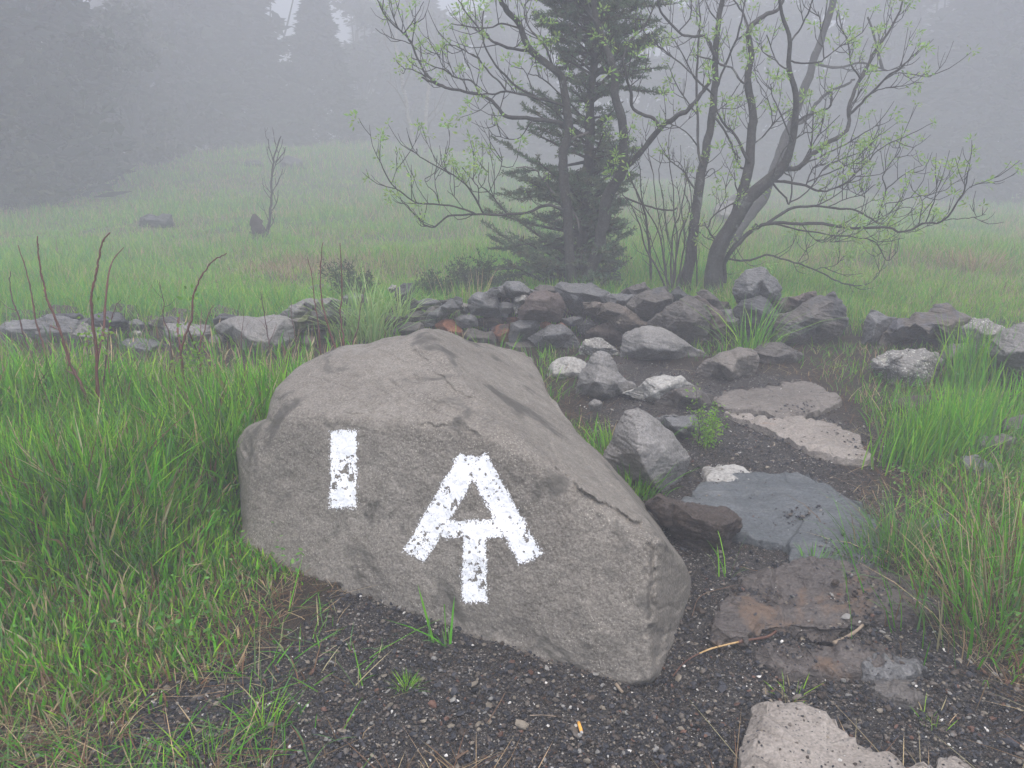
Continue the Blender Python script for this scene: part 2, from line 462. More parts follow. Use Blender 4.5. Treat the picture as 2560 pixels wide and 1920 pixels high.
# ================================================================== ROCK BUILDERS
def cdt(pts2, nout):
    vs = [Vector((float(a), float(b_))) for a, b_ in pts2]
    ed = [(i, (i + 1) % nout) for i in range(nout)]
    r = delaunay_2d_cdt(vs, ed, [], 1, 1e-6)
    ov, of, orig = r[0], r[2], r[3]
    idx = [o[0] if len(o) else -1 for o in orig]
    F = [[idx[i] for i in f] for f in of]
    F = [f for f in F if min(f) >= 0 and len(f) == 3]
    return np.array(F, int)
ROCKS = {}
def jag(P, amt, s):
    out_ = []
    n = len(P)
    for i in range(n):
        a, b_ = P[i], P[(i + 1) % n]
        out_.append(a)
        e = b_[:2] - a[:2]; L = np.linalg.norm(e)
        if L > s * .16:
            k = random.uniform(.35, .65)
            q = a + (b_ - a) * k
            q[:2] += np.array([-e[1], e[0]]) / (L + 1e-9) * L * random.uniform(-amt, amt)
            out_.append(q)
    return np.array(out_)
def rock(name, label, zk, outline, Y, mat, inner=None, thick=None, cat='rock', group=None, res=.011, rough=1.0, relief=None, soft=1):
    """a solid stone: its traced outline stands at depth Y, facets come forward from it and a closed back lies behind"""
    seed = random.randint(0, 9999)
    O = np.array([[*px(zk, p[0], p[1]), (p[2] if len(p) > 2 else 0.0)] for p in outline], float)
    size = max(np.ptp(O[:, 0]), np.ptp(O[:, 1])) * Y / FPX
    small = min(np.ptp(O[:, 0]), np.ptp(O[:, 1])) * Y / FPX
    cc_ = O[:, :2].mean(0); O[:, :2] = cc_ + (O[:, :2] - cc_) * (1.07 if size > .25 else 1.14)
    O = jag(O, .07, max(np.ptp(O[:, 0]), np.ptp(O[:, 1])))
    # anticlockwise
    if np.sum(O[:, 0] * np.roll(O[:, 1], -1) - np.roll(O[:, 0], -1) * O[:, 1]) > 0: O = O[::-1]
    c = O[:, :2].mean(0)
    R = relief if relief is not None else small * .5
    if inner is None:
        inner_px = []
        wv = np.ptp(O[:, 0]); hv = np.ptp(O[:, 1])
        for fx in (-.24, .02, .25):
            yy = c[1] + hv * random.uniform(-.20, .02)
            q = np.array([c[0] + fx * wv + random.uniform(-.07, .07) * wv, yy])
            inner_px.append([*q, R * random.uniform(.75, 1.15)])
        inner_px.append([c[0] + random.uniform(-.15, .15) * wv, c[1] + .28 * hv, R * random.uniform(.5, .85)])
    else:
        inner_px = [[*px(zk, p[0], p[1]), p[2]] for p in inner]
    I = np.array(inner_px)
    # keep interior points really inside
    keep = sdist(I[:, :2], O[:, :2]) < -.04 * np.ptp(O[:, 1])
    I = I[keep]
    Pm = np.vstack([O, I]); no = len(O)
    F = cdt(Pm[:, :2] * [1, -1], no)
    V = np.array([at_y(p[0], p[1], Y - p[2]) for p in Pm])
    th = thick if thick is not None else small * .8
    s1 = c + (O[:, :2] - c) * .93; s2 = c + (O[:, :2] - c) * .6
    V1 = np.array([at_y(p[0], p[1], Y + th * .5) for p in s1])
    V2 = np.array([at_y(p[0], p[1], Y + th) for p in s2])
    Vc = at_y(c[0], c[1], Y + th * 1.05)[None]
    n0 = len(V); V = np.vstack([V, V1, V2, Vc])
    i = np.arange(no); j = (i + 1) % no
    a1, b1 = n0 + i, n0 + j; a2, b2 = n0 + no + i, n0 + no + j; ce = np.full(no, n0 + 2 * no)
    # orientation: front faces the camera (-y)
    n_ = np.cross(V[F[:, 1]] - V[F[:, 0]], V[F[:, 2]] - V[F[:, 0]])
    flip = n_[:, 1] > 0
    F[flip] = F[flip][:, ::-1]
    S = np.vstack([np.c_[i, a1, j], np.c_[j, a1, b1], np.c_[a1, a2, b1], np.c_[b1, a2, b2], np.c_[a2, ce, b2]])
    cen = V.mean(0)
    nn_ = np.cross(V[S[:, 1]] - V[S[:, 0]], V[S[:, 2]] - V[S[:, 0]])
    if (np.einsum('ij,ij->i', nn_, V[S].mean(1) - cen)).sum() < 0: S = S[:, ::-1]
    F = np.vstack([F, S])
    L = size; k = 0
    tgt = max(res, size / 60)
    while L > tgt * 1.6 and k < 6:
        V, F = subdiv(V, F); L /= 2; k += 1
        if k == 3: V = laplace(V, F, 1, .30)
    V = laplace(V, F, soft, .5)
    Nn = vnormals(V, F)
    f = 3.2 / max(size, .05)
    d = .034 * size * fbm(V * f, 5, seed, .58) * rough
    st = V @ np.array([.25, .1, 1.0]); 
    d += .018 * size * np.abs(fbm(np.c_[V[:, 0] * f * 1.2, V[:, 1] * f * 1.2, st * f * 6], 3, seed + 9)) * rough
    V = V + Nn * d[:, None]
    org = [V[:, 0].mean(), V[:, 1].mean(), V[:, 2].min()]
    o = mk(name, V, F, mat, origin=org)
    tag(o, label, cat, group)
    ROCKS[len(ROCKS)] = (o, V, F)
    return o
SLABS = []
def slab(name, label, zk, outline, h, mat, amp=.008, res=.010, cat='stepping stone', tilt=(0, 0), depth=.12, group=None, jagamt=.11, side=.006, step=.0):
    """a stone lying in the path, its worn top facing up; outline traced where its top meets the air"""
    seed = random.randint(0, 9999)
    Pp = np.array([px(zk, x, y) for x, y in outline])
    P = np.array([at_z(u, v_, h) for u, v_ in Pp])
    P = jag(P, jagamt * .6, np.ptp(P[:, 0])); P = jag(P, .13, np.ptp(P[:, 0]) * .35); P = jag(P, .15, np.ptp(P[:, 0]) * .18)
    c = P[:, :2].mean(0); s = max(np.ptp(P[:, 0]), np.ptp(P[:, 1]))
    I = []
    for _ in range(24):
        q = c + rng.uniform(-.5, .5, 2) * [np.ptp(P[:, 0]), np.ptp(P[:, 1])]
        I.append(q)
    I = np.array(I); I = I[sdist(I, P[:, :2]) < -.08 * s]
    no = len(P); X = np.vstack([P[:, :2], I])
    F = cdt(X, no)
    zt = h + amp * 1.3 * rng.uniform(-1, 1, len(X)) + (X - c) @ np.array(tilt)
    zt[:no] -= amp * .8
    V = np.c_[X, zt]
    n_ = np.cross(V[F[:, 1]] - V[F[:, 0]], V[F[:, 2]] - V[F[:, 0]]); fl = n_[:, 2] < 0; F[fl] = F[fl][:, ::-1]
    B0 = P[:, :2] + (P[:, :2] - c) / (np.linalg.norm(P[:, :2] - c, axis=1)[:, None]) * side
    B1 = c + (B0 - c) * .96
    V = np.vstack([V, np.c_[B0, np.full(no, h - .03)], np.c_[B1, np.full(no, h - depth)], [[*c, h - depth]]])
    n0 = len(X); i = np.arange(no); j = (i + 1) % no; a1, b1 = n0 + i, n0 + j; a2, b2 = n0 + no + i, n0 + no + j; ce = np.full(no, n0 + 2 * no)
    S = np.vstack([np.c_[i, a1, j], np.c_[j, a1, b1], np.c_[a1, a2, b1], np.c_[b1, a2, b2], np.c_[a2, ce, b2]])
    nn_ = np.cross(V[S[:, 1]] - V[S[:, 0]], V[S[:, 2]] - V[S[:, 0]]); cen = V.mean(0)
    if (np.einsum('ij,ij->i', nn_, V[S].mean(1) - cen)).sum() < 0: S = S[:, ::-1]
    F = np.vstack([F, S]); k = 0; L = s * .45
    while L > res * 1.5 and k < 6:
        V, F = subdiv(V, F); L /= 2; k += 1
    V = laplace(V, F, 2, .5)
    Nn = vnormals(V, F)
    d = amp * fbm(V * 9, 5, seed) * 1.0
    if step:
        q = fbm(np.c_[V[:, 0] * 3.0, V[:, 1] * 8, V[:, 2] * 0], 4, seed + 3) * 3.5
        d += step * (np.floor(q) + np.clip((q - np.floor(q)) * 5, 0, 1)) * .35
    V = V + Nn * d[:, None]
    o = mk(name, V, F, mat, origin=[*c, h - depth]); tag(o, label, cat, group)
    SLABS.append((V, F)); return o

# ================================================================== THE PAINTED BOULDER
def D(x, y): return px('A', x, y)
def onground(x, y): u, v_ = D(x, y); q = at_z(u, v_, g1(0, 2) if True else 0); return q
gA = at_z(*D(600, 1215), .035); gB = at_z(*D(1290, 1440), -.005)
LEAN = math.radians(20)
e = gB - gA; e[2] = 0; e /= np.linalg.norm(e)
nF = np.array([e[1], -e[0], 0.0]);
if nF[1] > 0: nF = -nF
nF = nF * math.cos(LEAN) + np.array([0, 0, 1]) * math.sin(LEAN)
def plane3(a, b_, c_):
    n = np.cross(b_ - a, c_ - a); n /= np.linalg.norm(n)
    if n @ (a - np.array([0, 0, CAMH])) > 0: n = -n
    return (n, n @ a)
PF = (nF, nF @ gA)
def onF(x, y, dy=0):
    d = ray(*D(x, y)); O = np.array([0, 0, CAMH]); tq = (PF[1] - nF @ O) / (nF @ d); q = O + tq * d
    return O + d * ((q[1] + dy) / d[1])
peak = at_y(*D(925, 715), onF(925, 905)[1] + .60)
def Oc_ray(x, y, k):
    d = ray(*D(x, y)); n_, d_ = planes[k]; o = np.array([0, 0, CAMH]); return o + d * ((d_ - n_ @ o) / (n_ @ d))
planes = [PF,
          plane3(onF(650, 895), onF(1010, 915), peak),
          plane3(onF(1010, 915), onF(1180, 1000), at_y(*D(1120, 770), onF(1100, 960)[1] + .50)),
          plane3(onF(1180, 1000), onF(1405, 1170), at_y(*D(1260, 940), onF(1180, 1000)[1] + .55)),
          plane3(onF(560, 960), onF(528, 1150), at_y(*D(510, 1000), onF(540, 1050)[1] + .14)),
          plane3(onF(1412, 1150), onF(1408, 1390), at_y(*D(1490, 1270), onF(1410, 1250)[1] + .32)),
          plane3(onF(560, 960), onF(640, 880), at_y(*D(600, 845), onF(600, 920)[1] + .16))]
_Pa = Oc_ray(1140, 792, 2); _Pb = onF(1398, 1128, .02)
planes.append(plane3(_Pa, _Pb, at_y(*D(1315, 1003), onF(1300, 1060)[1] + .55)))
OUT = [(500, 1260), (520, 1130), (519, 1040), (509, 950), (528, 925), (572, 908), (583, 880), (600, 838), (640, 798), (690, 772), (740, 755), (860, 737), (890, 722), (905, 715), (940, 713), (985, 728),
       (1040, 745), (1100, 758), (1135, 770), (1152, 785), (1165, 812), (1185, 860), (1210, 893), (1240, 925), (1280, 968), (1320, 1008), (1365, 1052), (1400, 1092), (1425, 1130), (1450, 1172),
       (1478, 1215), (1496, 1250), (1492, 1310), (1482, 1350), (1480, 1400), (1440, 1470), (1300, 1500), (1180, 1485), (1000, 1430), (800, 1390), (640, 1330)]
OUTp = np.array([D(*p) for p in OUT])
Cb = np.array(D(1000, 1120))
NA, NR = 760, 230
# points along the outline, evenly spaced, slightly ragged
seg = np.linalg.norm(np.roll(OUTp, -1, 0) - OUTp, axis=1); cum = np.r_[0, np.cumsum(seg)]
sA = np.linspace(0, cum[-1], NA, endpoint=False)
oo = np.array([np.interp(sA, cum, np.r_[OUTp[:, k], OUTp[0, k]]) for k in (0, 1)]).T
for _ in range(3): oo = .5 * oo + .25 * (np.roll(oo, 1, 0) + np.roll(oo, -1, 0))
dirn = (oo - Cb) / np.linalg.norm(oo - Cb, axis=1)[:, None]
an = np.arange(NA) / NA * 2 * np.pi
oo = oo + dirn * (fbm(np.c_[np.cos(an) * 9, np.sin(an) * 9, an * 0], 4, 77) * 5)[:, None]
tr = np.linspace(0, 1, NR) ** .9
UV = Cb[None, None] + (oo - Cb)[None] * tr[1:, None, None]
UV = np.vstack([Cb[None], UV.reshape(-1, 2)])
rays = np.stack([(UV[:, 0] - 1280) / FPX, CP + -(UV[:, 1] - 960) / FPX * SP, -SP + -(UV[:, 1] - 960) / FPX * CP], 1)
Oc = np.array([0, 0, CAMH])
TT = np.array([(d_ - n_ @ Oc) / (rays @ n_) for n_, d_ in planes])   # entry distance for each plane
ksm = 62.0
mx = TT.max(0); T = mx + np.log(np.exp((TT - mx) * ksm).sum(0)) / ksm - .004
# closing of the rim: the surface turns away from the viewer near the silhouette
rr = np.r_[0, np.repeat(tr[1:], NA)]
T = T + .07 * (1 - np.sqrt(np.clip(1 - np.clip((rr - .96) / .04, 0, 1) ** 2 * .999, 0, 1))) * .9
Vf = Oc + rays * T[:, None]
# relief details on the face, measured in the photo
def pl_dist(P, line):
    d = np.full(len(P), 1e9); sgn = np.zeros(len(P)); par = np.zeros(len(P))
    for i in range(len(line) - 1):
        a, b_ = line[i], line[i + 1]; ee = b_ - a; q = P - a; t_ = np.clip(q @ ee / (ee @ ee), 0, 1)
        dd = np.linalg.norm(q - t_[:, None] * ee, axis=1); cr = ee[0] * q[:, 1] - ee[1] * q[:, 0]
        k = dd < d; d[k] = dd[k]; sgn[k] = np.sign(cr[k]); par[k] = i + t_[k]
    return d, sgn, par / (len(line) - 1)
wob = np.c_[fbm(np.c_[UV / 22, UV[:, :1] * 0], 4, 5), fbm(np.c_[UV / 22, UV[:, :1] * 0], 4, 6)] * 8
UVw = UV + wob
disp = np.zeros(len(UV))          # + pushes back (deeper)
def groove(pts, width, depth, key='B'):
    global disp
    L_ = np.array([px(key, *p) for p in pts]); d, s_, pr = pl_dist(UVw, L_)
    fade = np.clip(np.minimum(pr, 1 - pr) * 6, 0, 1)
    disp += depth * np.exp(-(d / width) ** 2) * fade
def ledge(pts, width, depth, falloff, key='B'):
    """surface on the right/below side of the line drops back by depth, then recovers over falloff"""
    global disp
    L_ = np.array([px(key, *p) for p in pts]); d, s_, pr = pl_dist(UVw, L_)
    fade = np.clip(np.minimum(pr, 1 - pr) * 5, 0, 1); sd_ = d * s_
    disp += depth * fade * np.clip(sd_ / width + .5, 0, 1) * np.exp(-np.clip(sd_, 0, None) / falloff)
ledge([(1480, 590), (1540, 700), (1640, 790), (1780, 880), (1900, 950), (1950, 1010)], 8, .034, 70)
groove([(1500, 560), (1540, 640), (1560, 700), (1660, 800)], 7, .014)
ledge([(900, 180), (940, 210), (1000, 270), (1110, 375), (1180, 390), (1250, 435), (1340, 490), (1400, 560)], 5, .012, 35)
groove([(920, 515), (1040, 530), (1110, 520), (1230, 590)], 5, .008)
groove([(600, 460), (760, 475), (850, 490)], 4, .006)
groove([(470, 1185), (560, 1215), (620, 1225)], 6, .02)
groove([(1955, 960), (1950, 1100), (1960, 1250), (1950, 1380)], 9, .022)
groove([(1950, 1305), (2040, 1310), (2095, 1330)], 4, .010)
groove([(1950, 1390), (1990, 1460), (1960, 1560)], 14, .035)
groove([(1640, 1250), (1700, 1400), (1680, 1480)], 22, -.008)
groove([(1380, 250), (1420, 400), (1520, 600)], 16, -.010)
groove([(290, 480), (240, 640), (190, 900)], 10, -.006)
groove([(330, 740), (420, 770)], 12, .006)
ledge([(1130, 150), (1230, 230), (1330, 300), (1420, 420), (1500, 520)], 6, .010, 30)
ledge([(1560, 560), (1680, 700), (1800, 800), (1900, 880)], 6, .014, 25)
groove([(700, 230), (820, 270), (1000, 400)], 30, .010)
groove([(880, 1330), (1200, 1400), (1500, 1480)], 40, .012)
top = np.clip(-(Vf @ nF - PF[1]) / .05, 0, 1)       # 1 on the faces behind the front plane
nzb = fbm(Vf * 3.0, 4, 31) * .014 + fbm(Vf * 9, 4, 32) * .005 + fbm(Vf * 70, 3, 33) * .0014
ly = Vf @ np.array([.35, .25, .9]) + .02 * fbm(Vf * 4, 3, 12)
q_ = ly * 42; lay = (np.floor(q_) + np.clip((q_ - np.floor(q_)) * 3.2, 0, 1))
disp += nzb + top * .016 * fbm(np.c_[Vf[:, 0] * 3, Vf[:, 1] * 3, ly * 26], 4, 44) 
Vf = Vf + rays * disp[:, None]
# back: the same rim carried back, then down into the ground
nb = 26; rim = np.arange(1 + (NR - 2) * NA, 1 + (NR - 1) * NA)
Vr = Vf[rim]; cen = np.array([Vf[:, 0].mean() + .05, Vf[:, 1].mean() + .55, .15])
rows = []
for k in range(1, nb + 1):
    a = k / nb
    sh = 1 - (1 - math.cos(a * math.pi / 2)) * .999
    q = cen + (Vr - cen) * sh
    q[:, 1] += .42 * math.sin(a * math.pi / 2) * (.55 + .45 * np.clip((Vr[:, 2]) / .5, 0, 1))
    q += fbm(q * 4, 4, 90)[:, None] * .02 * min(1, a * 4)
    rows.append(q)
V = np.vstack([Vf] + rows)
i = np.arange(NA); j = (i + 1) % NA
F = [np.c_[np.zeros(NA, int), 1 + i, 1 + j]]
for r in range(NR - 2):
    a, b_ = 1 + r * NA + i, 1 + r * NA + j
    F += [np.c_[a, a + NA, b_], np.c_[b_, a + NA, b_ + NA]]
nfront = sum(len(f) for f in F)
base = 1 + (NR - 1) * NA
for r in range(nb):
    a, b_ = (rim if r == 0 else base + (r - 1) * NA + i), (np.roll(rim, -1) if r == 0 else base + (r - 1) * NA + j)
    c_, d_ = base + r * NA + i, base + r * NA + j
    F += [np.c_[a, c_, b_], np.c_[b_, c_, d_]]
F = np.vstack(F)
n_ = np.cross(V[F[1000, 1]] - V[F[1000, 0]], V[F[1000, 2]] - V[F[1000, 0]])
if n_ @ (V[F[1000, 0]] - Oc) > 0: F = F[:, ::-1]
Vbld, Fbld = V, F
BOULDER = mk('boulder', V, F, M_BOULDER, origin=[-.15, 2.3, 0])
tag(BOULDER, 'big grey-brown boulder painted with a white bar and trail symbol beside the path', 'boulder')
bvh = BVHTree.FromPolygons([tuple(x) for x in Vbld.astype(float)], [tuple(int(y) for y in f) for f in Fbld[:nfront]])

# ---- white paint, a thin chipped skin on the stone
m, t, b = newmat('white_paint')
v = objvec(t); n = noise_n(t, v, 160, 3, .7)
t.links.new(ramp(t, n.outputs[0], [(.3, (.66, .66, .67)), (.45, (.84, .84, .85)), (.6, (.90, .90, .91))]).outputs[0], b.inputs['Base Color'])
b.inputs['Roughness'].default_value = .5
bp = N(t, 'ShaderNodeBump'); bp.inputs['Strength'].default_value = .4; bp.inputs['Distance'].default_value = .002
t.links.new(n.outputs[0], bp.inputs['Height']); t.links.new(bp.outputs[0], b.inputs['Normal'])
M_PAINT = m
def seg_sd(P, a, b_, wa, wb):
    """distance to a thick bar with square ends"""
    e_ = b_ - a; L_ = np.linalg.norm(e_); e_ /= L_; nn_ = np.array([-e_[1], e_[0]])
    q = P - a; x = q @ e_; y = np.abs(q @ nn_); wid = wa + (wb - wa) * np.clip(x / L_, 0, 1)
    return np.maximum(np.maximum(-x, x - L_), y - wid)
def paint(name, label, bars, key, bb, wear, seed):
    """bars traced in the photo; each cell of a fine grid is laid onto the stone and dropped where the paint has worn off"""
    st_ = 1.35
    x0, y0 = px(key, bb[0], bb[1]); x1, y1 = px(key, bb[2], bb[3])
    xs_ = np.arange(x0, x1, st_); ys_ = np.arange(y0, y1, st_); nx, ny = len(xs_), len(ys_)
    X, Y_ = np.meshgrid(xs_, ys_); P = np.c_[X.ravel(), Y_.ravel()]
    sd_ = np.full(len(P), 1e9)
    for (ax, ay, bx, by, wa, wb) in bars:
        s_ = ZK[key][2]
        sd_ = np.minimum(sd_, seg_sd(P, np.array(px(key, ax, ay)), np.array(px(key, bx, by)), wa / s_, wb / s_))
    z0 = np.zeros(len(P))
    edge = fbm(np.c_[P / 14, z0], 4, seed) * 4.0
    chips = fbm(np.c_[P[:, 0] / 8.5, P[:, 1] / 10, z0], 3, seed + 3)
    blot = fbm(np.c_[P / 60, z0], 2, seed + 5)
    fine = fbm(np.c_[P / 3.0, z0], 2, seed + 8)
    wr = np.zeros(len(P))
    for (wx, wy, wr_, ws) in wear:
        c_ = np.array(px(key, wx, wy)); wr += ws * np.exp(-((P - c_) ** 2).sum(1) / (2 * (wr_ / ZK[key][2]) ** 2))
    keep = (sd_ + edge < 0) & (chips + .35 * blot + .55 * wr + .3 * fine < .90) 
    keep &= (fine + wr * .45 < .92)
    keep &= (sd_ + 9 * (fine + .35) < 1.5)
    # overspray: loose specks just outside the bars
    spk = (sd_ + edge < 5) & (fine > .72) & (_hash((P[:, 0] * 7).astype(np.int64), (P[:, 1] * 7).astype(np.int64), np.zeros(len(P), np.int64), seed) > .35)
    keep |= spk
    idx = -np.ones((ny + 1) * (nx + 1), int); Vp = []; Fp = []
    need = np.zeros((ny + 1, nx + 1), bool); kk = keep.reshape(ny, nx)
    need[:-1, :-1] |= kk; need[1:, :-1] |= kk; need[:-1, 1:] |= kk; need[1:, 1:] |= kk
    iy, ix = np.nonzero(need); ok = {}
    nrm = -Vector(nF)
    for a, c_ in zip(iy, ix):
        u_, v_ = x0 + (c_ - .5) * st_, y0 + (a - .5) * st_
        d = Vector(ray(u_, v_)); h_ = bvh.ray_cast(Vector((0, 0, CAMH)), d.normalized())
        if h_[0] is None: continue
        q = h_[0] + Vector(nF) * .0012
        ok[(a, c_)] = len(Vp); Vp.append(q[:])
    iy, ix = np.nonzero(kk)
    for a, c_ in zip(iy, ix):
        try: Fp.append((ok[(a, c_)], ok[(a + 1, c_)], ok[(a + 1, c_ + 1)], ok[(a, c_ + 1)]))
        except KeyError: pass
    o = mk(name, Vp, np.array(Fp), M_PAINT, parent=BOULDER)
    if label: o['label'] = label
    return o
paint('painted_blaze', 'white painted bar, chipped in the middle', [(622, 545, 618, 883, 59, 60)], 'B', (540, 525, 705, 905), [(640, 700, 42, .72), (610, 740, 35, .45), (610, 870, 30, .35)], 5)
paint('painted_symbol', 'white painted trail symbol, an A joined to a T', [(1172, 665, 925, 1092, 57, 55), (1188, 665, 1432, 1105, 57, 55), (1040, 972, 1310, 972, 38, 38), (1187, 980, 1187, 1292, 53, 57), (1140, 690, 1220, 690, 36, 36)],
      'B', (860, 630, 1500, 1310), [(960, 1030, 55, .95), (1270, 820, 45, .6), (1190, 1150, 55, .75), (1110, 850, 50, .45), (1440, 1090, 25, .5), (1190, 1280, 25, .3), (1100, 990, 45, .5)], 23)

# ================================================================== STONES OF THE TUMBLED WALL
GW = 'stones of the tumbled wall'
def wr(label, zk, outl, Y, mat, inner=None, **k):
    return rock('wall_stone', label, zk, outl, Y, mat, inner, cat='stone', group=GW, **k)
# right stretch
wr('tallest dark slate block, standing upright above the right end of the wall', 'J', [(1165, 210), (1185, 150), (1270, 65), (1380, 40), (1420, 60), (1500, 140), (1550, 210), (1555, 310), (1440, 315), (1370, 290), (1290, 310), (1200, 330), (1175, 290)], 5.25, M_SLATEL, [(1265, 150, .10), (1400, 130, .07), (1290, 250, .14), (1470, 250, .10)], relief=.12)
wr('black wet block under the tallest upright slate, behind the grass tuft', 'J', [(1200, 340), (1290, 300), (1380, 285), (1450, 320), (1510, 420), (1545, 480), (1530, 560), (1500, 700), (1320, 710), (1230, 650), (1200, 560), (1150, 410), (1170, 370)], 5.1, M_SLATE, [(1300, 350, .10), (1420, 420, .15), (1380, 560, .12)])
wr('reddish flat stone leaning behind the pointed dark block', 'J', [(1440, 310), (1560, 300), (1700, 270), (1850, 245), (1865, 290), (1760, 350), (1680, 400), (1560, 440), (1510, 430)], 5.3, M_RED, [(1560, 350, .10), (1720, 320, .06)])
wr('large dark block with a sharp peak at the right end of the main heap', 'J', [(1520, 450), (1640, 430), (1790, 345), (1900, 290), (1960, 290), (2008, 258), (2030, 310), (2095, 400), (2118, 500), (2070, 590), (1990, 640), (1900, 640), (1850, 660), (1700, 720), (1500, 700), (1530, 560)], 5.02, M_BROWN, [(1700, 520, .12), (1850, 460, .16), (1900, 380, .08), (2000, 330, .05), (1660, 620, .16), (1830, 600, .08)], thick=.35)
wr('large rounded slate boulder leaning in the middle right of the wall', 'J', [(430, 500), (500, 450), (560, 420), (640, 350), (720, 305), (800, 300), (880, 350), (930, 440), (925, 560), (900, 660), (850, 715), (760, 690), (640, 620), (560, 580), (430, 560)], 4.92, M_BROWN, [(720, 400, .12), (820, 500, .14), (640, 500, .11)])
wr('pink and grey slab propped against the large rounded slate', 'J', [(815, 295), (850, 285), (900, 320), (960, 370), (1040, 420), (1110, 530), (1115, 575), (1000, 655), (905, 665), (925, 560), (930, 440), (880, 350)], 5.0, M_RED, [(1000, 450, .07), (980, 560, .10), (900, 380, .03)])
wr('brownish stone peeking over the pink and grey slab', 'J', [(850, 260), (900, 235), (1000, 300), (1060, 370), (1070, 430), (1030, 430), (950, 380), (890, 330)], 5.16, M_BROWN)
wr('grey stone in the gap left of the black wet block', 'J', [(1050, 415), (1140, 405), (1210, 480), (1240, 660), (1170, 600), (1100, 570)], 5.12, M_SLATEL)
wr('brown blocky stone with an overhanging lip in the top row', 'J', [(235, 350), (330, 270), (400, 230), (480, 215), (560, 208), (620, 290), (625, 345), (540, 400), (450, 475), (400, 495), (330, 480), (255, 420)], 5.08, M_BROWN, [(380, 305, .16), (480, 335, .17), (600, 300, .08), (300, 380, .09)])
wr('low hump of stone behind the brown blocky stone', 'J', [(180, 255), (290, 190), (380, 162), (425, 220), (400, 238), (330, 275), (230, 275)], 5.35, M_BROWN)
wr('small dark stone at the foot of the thin stems', 'J', [(620, 250), (680, 200), (720, 250), (795, 285), (720, 315), (650, 355), (615, 335)], 5.28, M_SLATE)
wr('grey slab bridging the top row left of the brown blocky stone', 'J', [(-30, 240), (100, 262), (300, 268), (335, 278), (240, 350), (250, 400), (180, 395), (0, 370)], 5.2, M_SLATEL)
wr('pale slab streaked with yellow lichen in the middle of the wall', 'J', [(-136, 332), (-60, 335), (100, 350), (230, 385), (300, 450), (400, 520), (412, 550), (280, 610), (200, 645), (110, 570), (60, 480), (-20, 450), (-120, 395)], 4.98, M_OCHRE, [(60, 400, .13), (200, 430, .12), (330, 520, .06), (150, 520, .12), (-60, 370, .07)])
wr('dark brown wedge under the lichen-streaked slab', 'I', [(1945, 565), (2050, 500), (2150, 468), (2250, 560), (2320, 650), (2150, 655), (1945, 650)], 4.95, M_DARKR)
wr('light grey granite hump in front of the wall beside the path', 'J', [(215, 640), (240, 600), (370, 565), (510, 560), (600, 595), (700, 660), (830, 740), (945, 800), (800, 850), (500, 870), (205, 850)], 4.72, M_GRAN, [(360, 610, .12), (520, 620, .14), (640, 690, .12), (400, 720, .2), (620, 760, .16)], soft=5, rough=.6)
# middle stretch
wr('grey cap stone on top of the wall left of the conifer trunk', 'I', [(1000, 212), (1060, 165), (1140, 150), (1200, 92), (1320, 92), (1380, 130), (1490, 188), (1430, 222), (1290, 230), (1200, 222), (1090, 232), (1040, 255), (1005, 240)], 5.15, M_SLATEL, [(1150, 185, .17), (1290, 170, .17), (1400, 190, .08)], thick=.3)
wr('smooth grey block under the left end of the cap stone', 'I', [(868, 260), (930, 203), (1000, 205), (1045, 255), (1100, 235), (1145, 330), (1140, 392), (1030, 402), (885, 388), (860, 320)], 5.12, M_SLATEL, [(960, 260, .12), (1050, 320, .12), (930, 340, .10)])
wr('dark filler stone added as the shade of the gap under the cap stone', 'I', [(1035, 240), (1290, 215), (1310, 300), (1200, 340), (1100, 340)], 5.36, M_SLATE)  # added gap filler, dark colour standing in for shade below the cap
wr('little grey knob between the smooth block and the ribbed brown stone', 'I', [(1138, 300), (1190, 283), (1282, 300), (1280, 350), (1225, 380), (1212, 415), (1178, 402), (1150, 355)], 5.08, M_SLATEL)
wr('small lichen-spotted stone leaning on the ribbed brown stone', 'I', [(1288, 240), (1340, 222), (1405, 230), (1370, 285), (1335, 345), (1290, 385), (1278, 330)], 5.05, M_LICH)
wr('big ribbed red-brown stone near the top of the wall centre', 'I', [(1325, 340), (1400, 240), (1470, 198), (1560, 178), (1680, 200), (1720, 300), (1718, 400), (1680, 442), (1500, 455), (1350, 445), (1312, 420)], 5.0, M_RED, [(1450, 255, .12), (1600, 232, .13), (1420, 350, .14), (1600, 360, .12)])
wr('brownish back stone showing over the ribbed red-brown stone', 'I', [(1478, 155), (1560, 122), (1640, 138), (1690, 180), (1680, 215), (1560, 200), (1490, 205)], 5.32, M_BROWN)
wr('wide slate slab sloping down to the right below the conifer', 'I', [(1665, 140), (1700, 108), (1760, 106), (1800, 130), (1900, 118), (2010, 148), (2190, 222), (2215, 262), (2100, 305), (1920, 300), (1912, 385), (1860, 405), (1800, 360), (1755, 290), (1680, 215)], 5.22, M_SLATEL, [(1760, 180, .12), (1900, 190, .15), (2050, 225, .13), (1840, 300, .12)])
wr('pointed grey stone behind the wide sloping slate slab', 'I', [(1890, 125), (1985, 100), (2035, 130), (2080, 190), (1950, 170)], 5.4, M_SLATEL)
wr('dark brown stone in the shade below the wide sloping slate', 'I', [(1905, 300), (2020, 300), (2130, 380), (2145, 455), (2050, 478), (1950, 430), (1895, 420)], 5.2, M_BROWN)
wr('small grey cube low between dark brown stones', 'I', [(1855, 500), (1950, 440), (2050, 480), (1970, 565), (1890, 565)], 5.15, M_LICH)
wr('thin flat grey stone in the middle layer', 'I', [(1715, 430), (1800, 418), (1890, 420), (1905, 450), (1860, 486), (1760, 486), (1718, 458)], 5.08, M_SLATEL)
